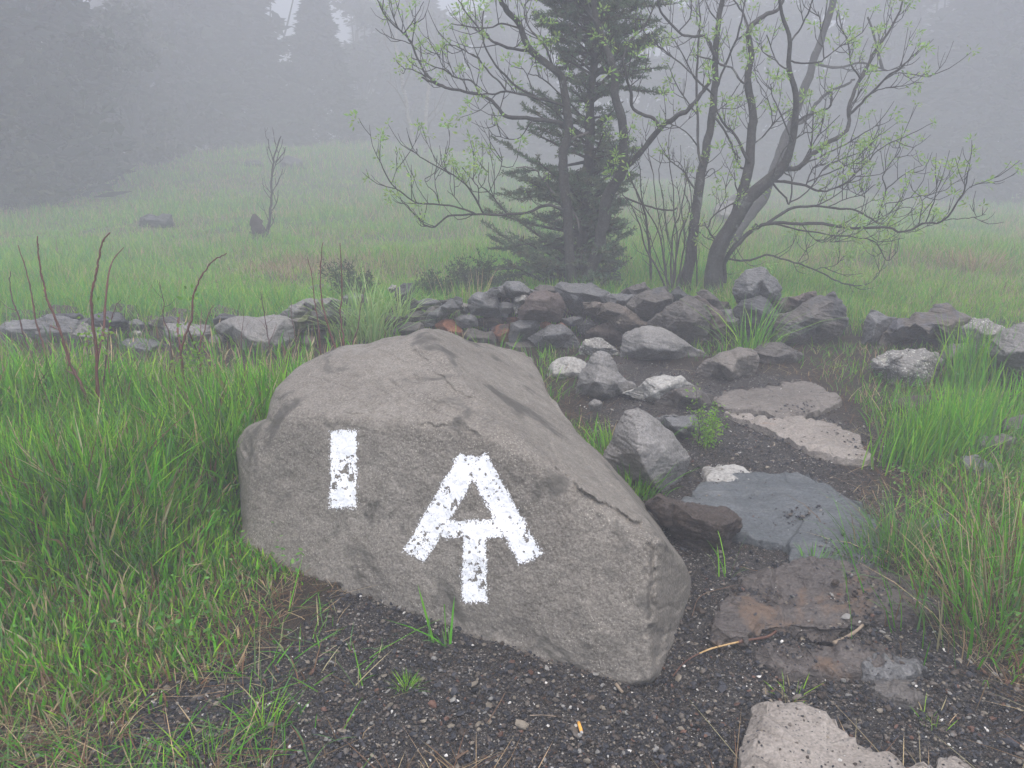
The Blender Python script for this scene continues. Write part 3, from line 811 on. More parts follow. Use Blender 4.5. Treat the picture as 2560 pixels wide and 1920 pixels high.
wr('grey flagstone with a straight left edge in the lower layer', 'I', [(1245, 660), (1255, 480), (1330, 458), (1470, 448), (1492, 500), (1450, 575), (1350, 630), (1290, 660)], 5.0, M_SLATEL, [(1330, 520, .10), (1410, 510, .10), (1310, 600, .06)])
wr('large blue-grey stone standing over a dark hollow, lower layer', 'I', [(1420, 612), (1470, 580), (1560, 530), (1620, 490), (1700, 488), (1780, 540), (1840, 620), (1868, 690), (1840, 715), (1700, 685), (1580, 705), (1530, 715), (1470, 665)], 4.9, M_SLATEL, [(1560, 590, .13), (1700, 570, .14), (1620, 650, .10)])
wr('orange-stained dark stone low in the wall left of the grey flagstone', 'I', [(1070, 515), (1180, 488), (1255, 490), (1250, 650), (1220, 700), (1140, 700), (1070, 600)], 5.06, M_RUST)
wr('flat brown stone right under the grey flagstone', 'I', [(1200, 655), (1400, 650), (1455, 680), (1480, 780), (1380, 800), (1190, 760)], 4.95, M_BROWN)
wr('dark base stone beneath the large blue-grey stone', 'I', [(1485, 705), (1700, 690), (1850, 722), (1840, 790), (1480, 800)], 4.97, M_DARKR)
wr('rust-red splinter at the right foot of the large blue-grey stone', 'I', [(1825, 585), (1880, 640), (1895, 700), (1865, 750), (1825, 700)], 5.03, M_RED)
wr('rounded grey stone in the lower layer below the long slanted slab', 'I', [(738, 425), (800, 400), (880, 398), (922, 430), (925, 492), (800, 508), (745, 475)], 5.05, M_SLATEL)
wr('weathered block behind the peak of the painted boulder', 'I', [(815, 560), (880, 525), (960, 550), (1060, 560), (1085, 620), (1065, 700), (900, 700), (825, 640)], 5.0, M_BROWN)
wr('red-brown crumbling stone left of centre in the lower layer', 'I', [(545, 455), (700, 435), (765, 520), (795, 570), (765, 660), (700, 640), (620, 600), (540, 540)], 5.06, M_RUST)
wr('long slanted grey slab rising to the right', 'I', [(462, 488), (480, 420), (560, 350), (640, 300), (722, 238), (772, 258), (772, 300), (690, 372), (600, 424), (520, 490)], 5.05, M_SLATEL, [(560, 400, .08), (660, 330, .08)])
wr('narrow grey slab tucked against the long slanted slab', 'I', [(398, 455), (440, 390), (510, 328), (575, 325), (560, 355), (490, 440), (440, 495), (405, 490)], 5.12, M_BROWN)
wr('grey stone with a flat top at the left shoulder of the heap', 'I', [(395, 285), (480, 248), (560, 262), (595, 300), (540, 335), (470, 350), (405, 335)], 5.25, M_SLATEL)
wr('thin brown stone in the top row behind the slanted slab', 'I', [(565, 270), (640, 262), (730, 238), (650, 300), (600, 330)], 5.32, M_BROWN)
wr('dark upright stone just right of the arching grass tuft', 'I', [(178, 230), (200, 160), (260, 118), (330, 118), (342, 180), (330, 240), (372, 262), (365, 320), (220, 330)], 5.32, M_SLATE)
wr('small pale stone between the grass tuft and the dark upright stone', 'I', [(105, 155), (150, 118), (192, 128), (185, 165), (130, 190)], 5.4, M_LICH)
wr('brown stone under the right side of the arching grass tuft', 'I', [(70, 405), (150, 385), (220, 418), (245, 500), (205, 550), (110, 545), (65, 460)], 5.1, M_BROWN)
wr('flat grey stone between the tuft and the narrow slab', 'I', [(228, 415), (330, 378), (425, 372), (415, 435), (330, 458), (250, 455)], 5.14, M_BROWN)
wr('pinkish pale stone behind the left shoulder of the painted boulder', 'I', [(160, 650), (205, 600), (300, 586), (360, 608), (410, 620), (320, 690), (160, 710)], 4.8, M_RED)
wr('brown-grey stone above the pinkish pale stone', 'I', [(100, 570), (200, 525), (290, 468), (405, 488), (445, 560), (395, 615), (250, 600), (120, 660)], 5.02, M_BROWN)
wr('small lichen-covered stone right of the long slanted slab', 'I', [(768, 310), (800, 288), (862, 298), (864, 355), (830, 388), (785, 375)], 5.18, M_LICH)
wr('thin dark layer of stone under the smooth grey block', 'I', [(905, 445), (1050, 410), (1165, 425), (1160, 485), (1030, 510), (925, 495)], 5.15, M_DARKR)
wr('orange fragment under the little grey knob', 'I', [(1170, 425), (1250, 415), (1315, 425), (1305, 465), (1220, 465)], 5.12, M_RUST)
wr('orange fragment under the ribbed red-brown stone', 'I', [(1375, 440), (1490, 425), (1490, 470), (1400, 470)], 5.06, M_RUST)
wr('orange fragment left above the large blue-grey stone', 'I', [(1510, 475), (1570, 455), (1620, 480), (1570, 525), (1520, 510)], 5.02, M_RUST)
wr('orange fragment right above the large blue-grey stone', 'I', [(1660, 485), (1710, 468), (1765, 510), (1740, 540), (1690, 510)], 5.0, M_RUST)
wr('small mottled granite at the foot of the wall by the hollow', 'M', [(358, 80), (390, 25), (470, 18), (540, 60), (570, 105), (440, 125), (365, 110)], 4.75, M_LICH)
# right of the gap
wr('upright slate fin at the left end of the right-hand heap', 'K', [(245, 415), (300, 180), (330, 128), (410, 160), (515, 200), (480, 260), (450, 330), (440, 405), (330, 440), (265, 435)], 5.0, M_SLATEL, [(370, 230, .10), (340, 340, .11)])
wr('dark stone below the upright slate fin', 'K', [(300, 450), (430, 405), (460, 480), (350, 560), (300, 530)], 5.05, M_SLATE)
wr('broad ochre-streaked capstone arching over a hollow', 'K', [(435, 385), (450, 310), (500, 250), (560, 188), (640, 200), (700, 148), (800, 148), (860, 100), (940, 88), (1010, 128), (1130, 190), (1160, 250), (1090, 340), (1010, 425), (945, 420), (860, 368), (760, 345), (660, 352), (530, 385), (460, 440), (425, 430)], 4.9, M_OCHRE, [(560, 290, .16), (700, 240, .16), (860, 230, .18), (1000, 240, .14), (800, 310, .20), (980, 340, .14), (930, 150, .05)], thick=.4)
wr('black stone in the hollow under the ochre-streaked capstone', 'K', [(440, 440), (530, 370), (760, 335), (945, 410), (900, 520), (700, 520), (480, 500)], 5.2, M_DARKR)
wr('speckled rounded granite below the ochre-streaked capstone', 'K', [(345, 545), (410, 490), (530, 458), (640, 452), (760, 453), (850, 490), (895, 560), (875, 640), (870, 740), (720, 860), (480, 880), (440, 720), (340, 600)], 4.25, M_LICH, [(560, 520, .16), (740, 520, .16), (600, 650, .22), (760, 680, .18), (440, 600, .1)], soft=4)
wr('grey stone flecked with pale lichen between capstone and big pale boulder', 'K', [(1080, 265), (1170, 198), (1290, 198), (1350, 240), (1450, 290), (1410, 370), (1300, 410), (1200, 470), (1070, 430)], 4.75, M_LICH)
wr('brownish stone behind the tall grass on the right', 'K', [(890, 510), (980, 420), (1090, 398), (1210, 460), (1190, 570), (1000, 660), (890, 580)], 4.5, M_BROWN)
wr('big pale boulder cut by the right edge of the photo', 'K', [(1285, 420), (1340, 380), (1450, 300), (1593, 238), (1750, 200), (1860, 280), (1900, 500), (1850, 700), (1700, 745), (1593, 732), (1470, 712), (1380, 655), (1300, 520)], 4.1, M_GRAN, [(1450, 480, .18), (1593, 460, .24), (1500, 380, .12), (1700, 480, .26), (1560, 620, .12)], soft=4, thick=.5)
wr('dark stone in the shade under the big pale boulder', 'K', [(1330, 680), (1593, 720), (1850, 730), (1860, 950), (1593, 930), (1400, 880), (1290, 770)], 4.2, M_DARKR)
wr('dark half-buried stone beside the path grass', 'K', [(530, 925), (560, 870), (650, 848), (800, 838), (835, 870), (785, 960), (750, 1050), (600, 1080), (530, 1000)], 3.65, M_DARKR)
wr('purple-grey stone at the right edge above the pale flat one', 'K', [(1380, 1110), (1450, 1030), (1593, 1000), (1720, 1000), (1740, 1250), (1540, 1290), (1490, 1190), (1400, 1160)], 3.3, M_BROWN)
wr('pale blue-grey stone with a square left side in the right-hand grass', 'K', [(1065, 1460), (1088, 1345), (1200, 1335), (1310, 1398), (1345, 1480), (1260, 1600), (1090, 1620)], 2.95, M_SLATEL)
wr('rough grey stone behind the pale blue-grey one', 'K', [(1205, 1170), (1300, 1185), (1400, 1150), (1510, 1190), (1500, 1330), (1420, 1400), (1310, 1380), (1195, 1260)], 3.12, M_BROWN)
wr('small pale grey stone at the right edge of the flat brown slab', 'P', [(1350, 605), (1390, 600), (1490, 568), (1505, 600), (1450, 660), (1400, 700), (1335, 680)], 2.5, M_SLATEL)
# left stretch
wr('big pale stone block jutting from the left wall behind the red canes', 'L', [(188, 392), (240, 350), (310, 310), (450, 298), (640, 290), (780, 288), (895, 330), (905, 380), (922, 470), (885, 570), (850, 690), (760, 780), (600, 800), (470, 760), (420, 650), (345, 490), (240, 445)], 4.78, M_GRAN, [(330, 370, .08), (560, 360, .14), (780, 370, .12), (480, 500, .22), (680, 540, .22), (640, 680, .20), (800, 560, .14)], thick=.45, rough=.6)
wr('dark face of stone left of the big pale block', 'L', [(205, 445), (345, 490), (425, 650), (390, 740), (205, 720), (195, 520)], 4.92, M_BROWN)
wr('long pale slab climbing behind the big pale block', 'L', [(758, 290), (830, 228), (940, 178), (1110, 113), (1300, 108), (1380, 140), (1340, 210), (1200, 225), (1080, 250), (1010, 320), (920, 345), (865, 350)], 5.15, M_GRAN, [(950, 230, .12), (1120, 170, .12), (1250, 160, .08)], thick=.4)
wr('moss-covered ledge right of the big pale block', 'L', [(862, 360), (920, 318), (1000, 298), (1060, 240), (1090, 238), (1050, 330), (1040, 405), (950, 418), (865, 398)], 4.95, M_MOSS)
wr('purple-brown block above the mossy ledge', 'L', [(1035, 320), (1080, 245), (1200, 222), (1335, 200), (1370, 300), (1305, 380), (1200, 398), (1050, 378)], 5.0, M_BROWN, [(1120, 290, .10), (1270, 270, .12)])
wr('brown shaded stone beneath the purple-brown block', 'L', [(925, 425), (1050, 388), (1250, 388), (1360, 400), (1410, 560), (1300, 700), (1100, 720), (960, 660), (910, 520)], 5.1, M_BROWN)
wr('pinkish stone low beneath the mossy ledge', 'L', [(990, 545), (1050, 480), (1130, 488), (1165, 560), (1155, 640), (1050, 660)], 4.85, M_RED)
wr('weathered brown stone left of the arching grass tuft', 'L', [(1370, 235), (1500, 198), (1555, 300), (1565, 430), (1480, 490), (1390, 450)], 5.2, M_BROWN)
wr('brown stone under the left side of the arching grass tuft', 'L', [(1390, 470), (1570, 465), (1580, 640), (1440, 700), (1380, 580)], 5.0, M_BROWN)
wr('dark stone at the upper left corner of the big pale block', 'L', [(145, 315), (210, 268), (300, 268), (405, 308), (310, 325), (240, 360), (190, 405), (145, 375)], 5.1, M_SLATE)
wr('grey stone hidden behind the arching grass tuft', 'L', [(1410, 95), (1500, 58), (1620, 78), (1650, 130), (1550, 180), (1430, 160)], 5.4, M_SLATEL)
wr('broad dark stone in the left wall between the two leftmost tall canes', 'N', [(430, 205), (520, 182), (640, 176), (780, 185), (855, 230), (740, 290), (640, 350), (550, 310), (440, 260)], 5.1, M_SLATE)
wr('dark stone behind the forked red cane', 'N', [(985, 180), (1100, 172), (1190, 180), (1218, 240), (1205, 325), (1080, 338), (990, 300)], 5.15, M_SLATE)
wr('dark brown-grey stone under the broad dark stone of the left wall', 'N', [(610, 335), (700, 270), (860, 238), (915, 300), (905, 440), (800, 520), (660, 500), (595, 410)], 5.0, M_BROWN)
wr('small purple-grey stone right of the forked red cane', 'N', [(1230, 265), (1350, 238), (1430, 290), (1400, 340), (1270, 338)], 5.15, M_SLATEL)
wr('low wide brown-grey stone topping the left wall', 'N', [(1395, 275), (1500, 240), (1600, 225), (1780, 208), (1885, 280), (1870, 340), (1700, 360), (1490, 340)], 5.2, M_BROWN)
wr('little whitish stone set under the purple-grey one', 'N', [(1285, 375), (1330, 345), (1400, 348), (1400, 405), (1310, 420)], 4.92, M_WHITE)
wr('large grey block low in the left wall, half hidden by grass', 'N', [(1180, 565), (1195, 480), (1300, 428), (1450, 428), (1600, 478), (1760, 500), (1730, 570), (1580, 650), (1500, 720), (1380, 760), (1190, 740)], 4.72, M_SLATEL, [(1320, 510, .14), (1500, 530, .15), (1330, 640, .13)])
wr('tan stone left above the large grey block', 'N', [(1075, 385), (1290, 400), (1200, 480), (1185, 600), (1070, 620)], 4.95, M_TAN)
wr('pale stone touching the left side of the big pale block', 'N', [(2000, 470), (2030, 418), (2130, 418), (2165, 470), (2155, 560), (2040, 560)], 4.88, M_GRAN)
wr('brownish stone above the pale one beside the big pale block', 'N', [(1880, 340), (1980, 325), (2070, 330), (2030, 410), (1960, 490), (1870, 490)], 5.1, M_BROWN)
wr('small grey stone at the far left end of the wall', 'N', [(50, 255), (150, 238), (175, 300), (80, 330)], 5.25, M_SLATEL)
wr('grey-green stone low in the grass left of the big pale block', 'N', [(1540, 610), (1780, 560), (1820, 720), (1650, 780), (1530, 700)], 4.66, M_SLATEL)
for k, (lab, u, v_, r_, mt_) in enumerate([('grey stone low in the left wall, left of the tan stone', 215, 846, 52, M_GRAN), ('brown stone low in the left wall behind the second red cane', 130, 832, 54, M_SLATEL), ('grey stone at the far left of the wall, behind the first canes', 62, 834, 50, M_SLATEL),
        ('brown-grey stone beneath the low wide topping stone', 470, 838, 46, M_GRAN), ('dark stone between tan stone and dark brown-grey stone', 268, 806, 34, M_SLATE), ('pale grey stone peeping out right of the large grey block', 520, 862, 38, M_GRAN)]):
    wr(lab, 'W', [(u + r_ * 1.5 * math.cos(a_) * random.uniform(.85, 1.1), v_ + r_ * .75 * math.sin(a_) * random.uniform(.85, 1.1)) for a_ in np.linspace(0, 2 * math.pi, 9)[:-1]], 4.88, mt_)
# filler stones added behind the heap; their dark colour stands for shade in gaps
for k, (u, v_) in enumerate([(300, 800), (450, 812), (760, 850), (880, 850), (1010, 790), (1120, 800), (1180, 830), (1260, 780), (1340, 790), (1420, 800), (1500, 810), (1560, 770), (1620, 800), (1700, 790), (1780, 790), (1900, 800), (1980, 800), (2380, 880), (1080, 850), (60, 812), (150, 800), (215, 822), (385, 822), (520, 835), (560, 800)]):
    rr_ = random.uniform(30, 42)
    rock('wall_stone', 'dark filler stone added inside the tumbled wall as shade between larger stones', 'W',
         [(u + rr_ * 1.5 * math.cos(a) * random.uniform(.8, 1.1), v_ + rr_ * math.sin(a) * random.uniform(.8, 1.1)) for a in np.linspace(0, 2 * math.pi, 8)[:-1]], 5.42, M_DARKR, cat='stone', group='dark gap-filler stones in the wall', res=.02)
# ================================================================== STONES BY AND IN THE PATH
rock('granite_rock', 'white-mottled rounded granite behind the right shoulder of the painted boulder', 'M', [(175, 225), (200, 160), (270, 128), (350, 150), (405, 195), (390, 300), (280, 310), (190, 290)], 4.3, M_WHITE, soft=4)
rock('granite_rock', 'pointed grey granite rock right of the painted boulder top', 'M', [(340, 330), (350, 285), (390, 190), (455, 97), (480, 93), (522, 112), (560, 170), (600, 250), (665, 285), (660, 350), (560, 380), (400, 380)], 4.0, M_GRAN, [(470, 170, .10), (440, 270, .17), (560, 270, .14), (500, 330, .16)])
rock('granite_rock', 'bright white rock with a flat top in the middle of the path stones', 'M', [(612, 335), (700, 300), (780, 253), (840, 243), (940, 244), (1025, 295), (1000, 350), (850, 400), (800, 410), (720, 380)], 3.9, M_WHITE, [(800, 290, .08), (900, 280, .07), (790, 340, .10)], thick=.2)
rock('dark_rock', 'dull purple-grey wedge overlapping the bright white rock', 'M', [(800, 395), (870, 335), (940, 312), (1030, 298), (1125, 350), (1110, 440), (900, 450)], 3.82, M_BROWN, [(960, 350, .10), (1040, 370, .10)])
rock('granite_rock', 'tan rounded rock with a gravelly right side in front of the wall', 'M', [(1052, 200), (1095, 142), (1180, 100), (1280, 80), (1350, 88), (1390, 130), (1370, 230), (1250, 280), (1160, 300), (1060, 260)], 4.35, M_TAN, [(1170, 150, .10), (1280, 130, .10), (1250, 210, .16)], soft=4)
rock('dark_rock', 'brown stone just under the wall beside the grass tuft', 'M', [(1362, 85), (1430, 50), (1530, 48), (1620, 88), (1655, 112), (1610, 180), (1500, 200), (1410, 180)], 4.62, M_BROWN)
rock('dark_rock', 'flat-topped grey stone behind the leafy green sprout', 'M', [(805, 495), (900, 480), (1020, 473), (1052, 540), (1045, 580), (1010, 640), (940, 660), (870, 590)], 3.45, M_SLATEL, [(900, 520, .12), (1000, 530, .12), (960, 590, .12)])
rock('granite_rock', 'small round grey stone in the grass behind the triangular rock', 'M', [(405, 405), (440, 373), (482, 395), (475, 440), (415, 440)], 3.6, M_GRAN)
rock('triangular_rock', 'large triangular grey rock with a dark left face standing by the path', 'P', [(20, 330), (35, 285), (85, 190), (120, 130), (165, 113), (205, 140), (250, 170), (300, 215), (340, 258), (380, 325), (350, 390), (330, 440), (300, 520), (230, 500), (170, 460), (60, 440)], 2.93, M_GRAN,
     [(150, 150, .05), (165, 220, .14), (168, 300, .19), (200, 380, .19), (240, 440, .16), (90, 300, .08), (270, 300, .14), (320, 340, .09)], relief=.15, thick=.25, rough=.6)
rock('dark_rock', 'dark rotten-looking rock between painted boulder and blue-grey slab', 'P', [(210, 525), (260, 488), (330, 518), (420, 528), (530, 548), (592, 590), (602, 625), (565, 710), (525, 800), (480, 830), (400, 760), (330, 660), (265, 570)], 2.42, M_DARKR, [(280, 530, .03), (400, 580, .08), (520, 610, .10), (500, 700, .09), (420, 680, .06)], thick=.22, rough=1.6)
slab('stone_slab', 'tan cracked slab across the far end of the path', 'M', [(1125, 355), (1200, 330), (1270, 310), (1360, 300), (1450, 290), (1540, 268), (1640, 252), (1720, 258), (1800, 330), (1880, 385), (1780, 430), (1700, 450), (1560, 480), (1400, 430), (1250, 430), (1180, 400)], .022, M_TAN, step=.012)
slab('stone_slab', 'buff granite slab half buried in gravel, beyond the blue-grey slab', 'M', [(1205, 455), (1270, 437), (1380, 470), (1480, 490), (1560, 475), (1640, 468), (1760, 485), (1860, 500), (1900, 540), (1990, 560), (2090, 690), (2060, 720), (1900, 710), (1700, 660), (1560, 580), (1400, 520), (1300, 480)], .028, M_PALE)
slab('stone_slab', 'cream stone corner showing behind the blue-grey slab', 'P', [(462, 352), (560, 343), (655, 375), (640, 410), (520, 420), (478, 425)], .02, M_WHITE)
slab('stone_slab', 'big flat blue-grey slab lying in the path', 'P', [(350, 505), (400, 460), (500, 398), (590, 380), (700, 382), (800, 378), (900, 388), (960, 420), (1000, 440), (1060, 480), (1130, 518), (1150, 545), (1192, 570), (1206, 640), (1200, 755), (1100, 790), (900, 800), (830, 770), (840, 705), (790, 680), (600, 645), (420, 565)], .020, M_BLUE, amp=.007, step=.006)
slab('stone_slab', 'wide brown layered slab in the path below the blue-grey one', 'P', [(487, 1000), (520, 950), (560, 895), (590, 830), (630, 800), (800, 778), (1000, 785), (1200, 798), (1400, 828), (1495, 870), (1470, 960), (1250, 1010), (1080, 1030), (1010, 1090), (900, 1070), (800, 1030), (700, 1040), (640, 1108), (495, 1095)], .022, M_LAYER, amp=.010, step=.018)
slab('stone_slab', 'low brown slab edge sunk in gravel under the wide brown slab', 'P', [(672, 1140), (720, 1115), (800, 1105), (900, 1125), (1100, 1110), (1250, 1140), (1230, 1200), (1000, 1240), (800, 1240), (700, 1190)], .012, M_LAYER, amp=.010, step=.010)
slab('stone_slab', 'smooth blue-grey lump half sunk in gravel at right', 'P', [(1130, 1195), (1180, 1170), (1260, 1160), (1400, 1185), (1415, 1215), (1330, 1245), (1240, 1262), (1150, 1235)], .02, M_SLATEL, amp=.012, tilt=(0, .05))
slab('stone_slab', 'small brown slab just below the smooth blue-grey lump', 'P', [(1140, 1300), (1180, 1275), (1240, 1262), (1330, 1288), (1400, 1350), (1330, 1365), (1250, 1345), (1190, 1325)], .010, M_BROWN, amp=.006)
slab('granite_block', 'buff granite block with a rough edge at the bottom of the photo', 'P', [(652, 1760), (668, 1600), (690, 1480), (712, 1385), (780, 1362), (870, 1378), (962, 1402), (1000, 1440), (1030, 1475), (1080, 1515), (1125, 1555), (1190, 1575), (1250, 1585), (1300, 1625), (1420, 1645), (1470, 1615), (1540, 1600), (1620, 1650), (1750, 1720), (1800, 1900), (700, 1900)], .055, M_PALE, amp=.007, cat='stone block', side=.03, jagamt=.09)
rock('small_stone', 'pinkish-white stone half buried below the stick', 'P', [(468, 1165), (500, 1138), (570, 1138), (592, 1200), (598, 1262), (560, 1285), (520, 1260), (480, 1215)], 1.98, M_PALE, cat='stone', relief=.03, thick=.06, soft=4)
rock('small_stone', 'small orange-brown stone lying on the brown slab', 'P', [(583, 1050), (600, 1033), (630, 1038), (642, 1060), (612, 1082), (588, 1075)], 2.09, M_PALE, cat='stone', relief=.015, thick=.03)
# stones out in the misty meadow
rock('field_boulder', 'dark double-humped boulder in the meadow grass at left', 'A', [(296, 492), (305, 470), (325, 463), (338, 470), (352, 461), (368, 466), (376, 492), (350, 505), (310, 505)], 13.50, M_SLATE, res=.03)
rock('field_boulder', 'low dark boulder on the hill right of the bare sapling', 'A', [(600, 362), (608, 345), (622, 338), (650, 348), (662, 365), (630, 372)], 22.50, M_SLATE, res=.04)
rock('field_boulder', 'pale flat boulder just above the low dark one on the hill', 'A', [(640, 345), (660, 331), (700, 330), (712, 345), (680, 352)], 25.50, M_GRAN, res=.04)
rock('field_boulder', 'grey boulder on the hill left of the bare sapling', 'A', [(518, 360), (530, 350), (560, 349), (575, 362), (545, 370)], 22.50, M_SLATE, res=.04)
rock('field_boulder', 'small pale stone in the grass above the left wall', 'A', [(302, 620), (318, 606), (345, 606), (356, 622), (330, 634)], 10.10, M_GRAN, res=.03)
rock('field_boulder', 'grey boulder behind the thin stems between the two trees', 'A', [(1285, 590), (1300, 560), (1340, 550), (1395, 562), (1410, 592), (1350, 612)], 8.70, M_SLATEL, res=.03)
rock('field_boulder', 'grey boulder behind the foot of the right-hand tree', 'A', [(1560, 590), (1580, 570), (1620, 572), (1640, 595), (1600, 612)], 8.70, M_SLATEL, res=.03)
rock('field_boulder', 'tall pale boulder in the mist seen through the right-hand tree', 'A', [(1530, 490), (1545, 450), (1590, 420), (1615, 450), (1625, 500), (1570, 510)], 14.50, M_GRAN, res=.04)
rock('field_boulder', 'flat pale stone in the meadow far right', 'A', [(2060, 538), (2090, 524), (2140, 524), (2150, 536), (2100, 545)], 14.50, M_GRAN, res=.04)
rock('field_boulder', 'earthy stone mound behind the left wall', 'A', [(630, 650), (640, 632), (680, 620), (725, 622), (735, 645), (690, 665)], 6.70, M_BROWN, res=.03)

# ================================================================== TREES
def foliage_mesh(C, U, Vv, colors):
    """kites: centre, half-length vector, half-width vector -> two triangles each"""
    n = len(C)
    P = np.stack([C - U, C + Vv - U * .1, C + U, C - Vv - U * .1], 1).reshape(-1, 3)
    i = np.arange(n) * 4
    F = np.vstack([np.c_[i, i + 1, i + 2], np.c_[i, i + 2, i + 3]])
    return P, F, np.repeat(colors, 4, 0)
def rdir(n):
    d = rng.normal(size=(n, 3)); return d / np.linalg.norm(d, axis=1)[:, None]
def unit(a): return a / (np.linalg.norm(a, axis=-1, keepdims=True) + 1e-12)
M_BARK = rock_mat('lichened_bark', (.020, .018, .016), (.045, .041, .037), (.11, .11, .10), rough=.8, bump=1.0, grain=70, big=6, stain=((.20, .21, .19), .63))
M_BARKD = plain_mat('dark_bark', (.025, .022, .02), (.075, .066, .06), 20, .8, .8)
M_BARKW = plain_mat('pale_birch_bark', (.40, .38, .35), (.16, .14, .125), 9, .7, .3, stretch=(1, 1, 3))
M_BARKDEAD = plain_mat('weathered_dead_wood', (.20, .18, .165), (.10, .085, .075), 12, .8, .6, stretch=(3, 3, .6))
M_LEAF = tint_mat('young_leaves', .5, .4)
M_NEEDLE = tint_mat('conifer_needles', .6, .15, .25)
def leafcols(n, base, var=.3, warm=.2):
    b_ = np.array(base)[None] * (1 + rng.uniform(-var, var, (n, 1)))
    b_[:, 0] *= 1 + rng.uniform(-warm, warm, n)
    return b_
class TracedTree:
    """limbs traced from the photo, each at its own depth, then grown on with twigs and leaf tufts in the round"""
    def __init__(s, Y0, key): s.Y0 = Y0; s.key = key; s.pts = []; s.T = Tubes(); s.limbs = []
    def trunk(s, pts, r0, r1, y0=0, y1=0, T=None, rag=.06):
        if r0 < .04: r0, r1 = r0 * .74, r1 * .8
        uv = np.array([px(s.key, *p) for p in pts]); uv = resample(uv, max(6, len(pts) * 4)); wn = rng.normal(0, 1, uv.shape); wn = wn + .6 * np.roll(wn, 1, 0); wn[0] = 0; uv = uv + wn * .5 * min(1.9, .5 + .0028 * len(uv) * 20)
        Y = s.Y0 + np.linspace(y0, y1, len(uv)) + .05 * np.sin(np.linspace(0, 7, len(uv)) + random.random() * 6)
        P = np.array([at_y(u, v_, y) for (u, v_), y in zip(uv, Y)])
        (T or s.T).add(P, r0, r1, 9 if r0 > .03 else 6, rag)
        s.pts += [(u, v_, y) for (u, v_), y in zip(uv, Y)]
        s.limbs.append((P, r0, r1)); return P
    def limb(s, pts, r0, r1, spread=.35, T=None):
        uv = np.array([px(s.key, *p) for p in pts])
        A = np.array(s.pts); k = np.argmin((A[:, 0] - uv[0, 0]) ** 2 + (A[:, 1] - uv[0, 1]) ** 2)
        near = math.hypot(A[k, 0] - uv[0, 0], A[k, 1] - uv[0, 1]) < 45
        if near: uv[0] = A[k, :2]
        y0 = A[k, 2] - s.Y0
        L = np.linalg.norm(np.diff(uv, axis=0), axis=1).sum() * s.Y0 / FPX
        y1 = np.clip(y0 + random.uniform(-1, 1) * L * spread, -1.3, 1.3)
        return s.trunk(pts if not near else [((uv[0, 0] - ZK[s.key][0]) * ZK[s.key][2], (uv[0, 1] - ZK[s.key][1]) * ZK[s.key][2])] + list(pts[1:]), r0, r1, y0, y1, T, .10)
    def twigs(s, per_m, lmin, lmax, rt=.0035, T=None, upb=.6, skip_r=.06, start=.25, lv2=.6):
        tips = []
        T = T or s.T
        for P, r0, r1 in list(s.limbs):
            if r0 > skip_r: continue
            L = np.linalg.norm(np.diff(P, axis=0), axis=1).sum()
            n = np.random.poisson(per_m * L * (1 - start)) if False else int(per_m * L * (1 - start) + random.random())
            D_ = unit(P[-1] - P[-2]); tips.append((P[-1], D_))
            for _ in range(n):
                a = random.uniform(start, 1); k = a * (len(P) - 1); i = min(int(k), len(P) - 2)
                q = P[i] + (P[i + 1] - P[i]) * (k - i); d = unit(P[i + 1] - P[i])
                side = unit(np.cross(d, rdir(1)[0])); dd = unit(d * .8 + side * .9 + np.array([0, 0, upb]) * random.uniform(.2, 1.1))
                l = random.uniform(lmin, lmax) * (1.1 - .4 * a)
                m_ = q + dd * l * .5 + rdir(1)[0] * l * .08
                e_ = q + unit(dd + np.array([0, 0, .35])) * l
                W = resample([q, m_, e_], 5)
                T.add(W, rt * (1 + l * 1.2), rt * .6, 4, .12, False); tips.append((e_, unit(e_ - m_)))
                if random.random() < lv2:
                    for _ in range(random.choice((1, 1, 2))):
                        b0 = W[random.choice((1, 2, 3))]; d2 = unit(unit(e_ - q) + unit(np.cross(dd, rdir(1)[0])) * .9 + np.array([0, 0, .3])); l2 = l * random.uniform(.3, .6)
                        T.add(resample([b0, b0 + d2 * l2 * .5 + rdir(1)[0] * l2 * .06, b0 + unit(d2 + np.array([0, 0, .3])) * l2], 4), rt * .9, rt * .5, 4, .1, False); tips.append((b0 + d2 * l2, d2))
        return tips
def leaf_tufts(tips, prob, nleaf, l, wdt, base, var=.3, spread=1.0, patch=None):
    C, U, W = [], [], []
    for p, d in tips:
        if random.random() > prob: continue
        n = random.randint(*nleaf); k = random.uniform(.6, 1.15)
        for _ in range(n):
            o = unit(d * .6 + rdir(1)[0] * spread + np.array([0, 0, .15])); ll = l * k * random.uniform(.6, 1.2)
            st_ = p + o * random.uniform(0, .05) * k
            o2 = unit(o + np.array([0, 0, -.25]))
            C.append(st_ + o2 * ll); U.append(o2 * ll); W.append(unit(np.cross(o2, rdir(1)[0])) * wdt * k * random.uniform(.7, 1.2))
    C, U, W = np.array(C), np.array(U), np.array(W)
    return foliage_mesh(C, U, W, leafcols(len(C), base, var))
LEAFG = (.30, .46, .11)

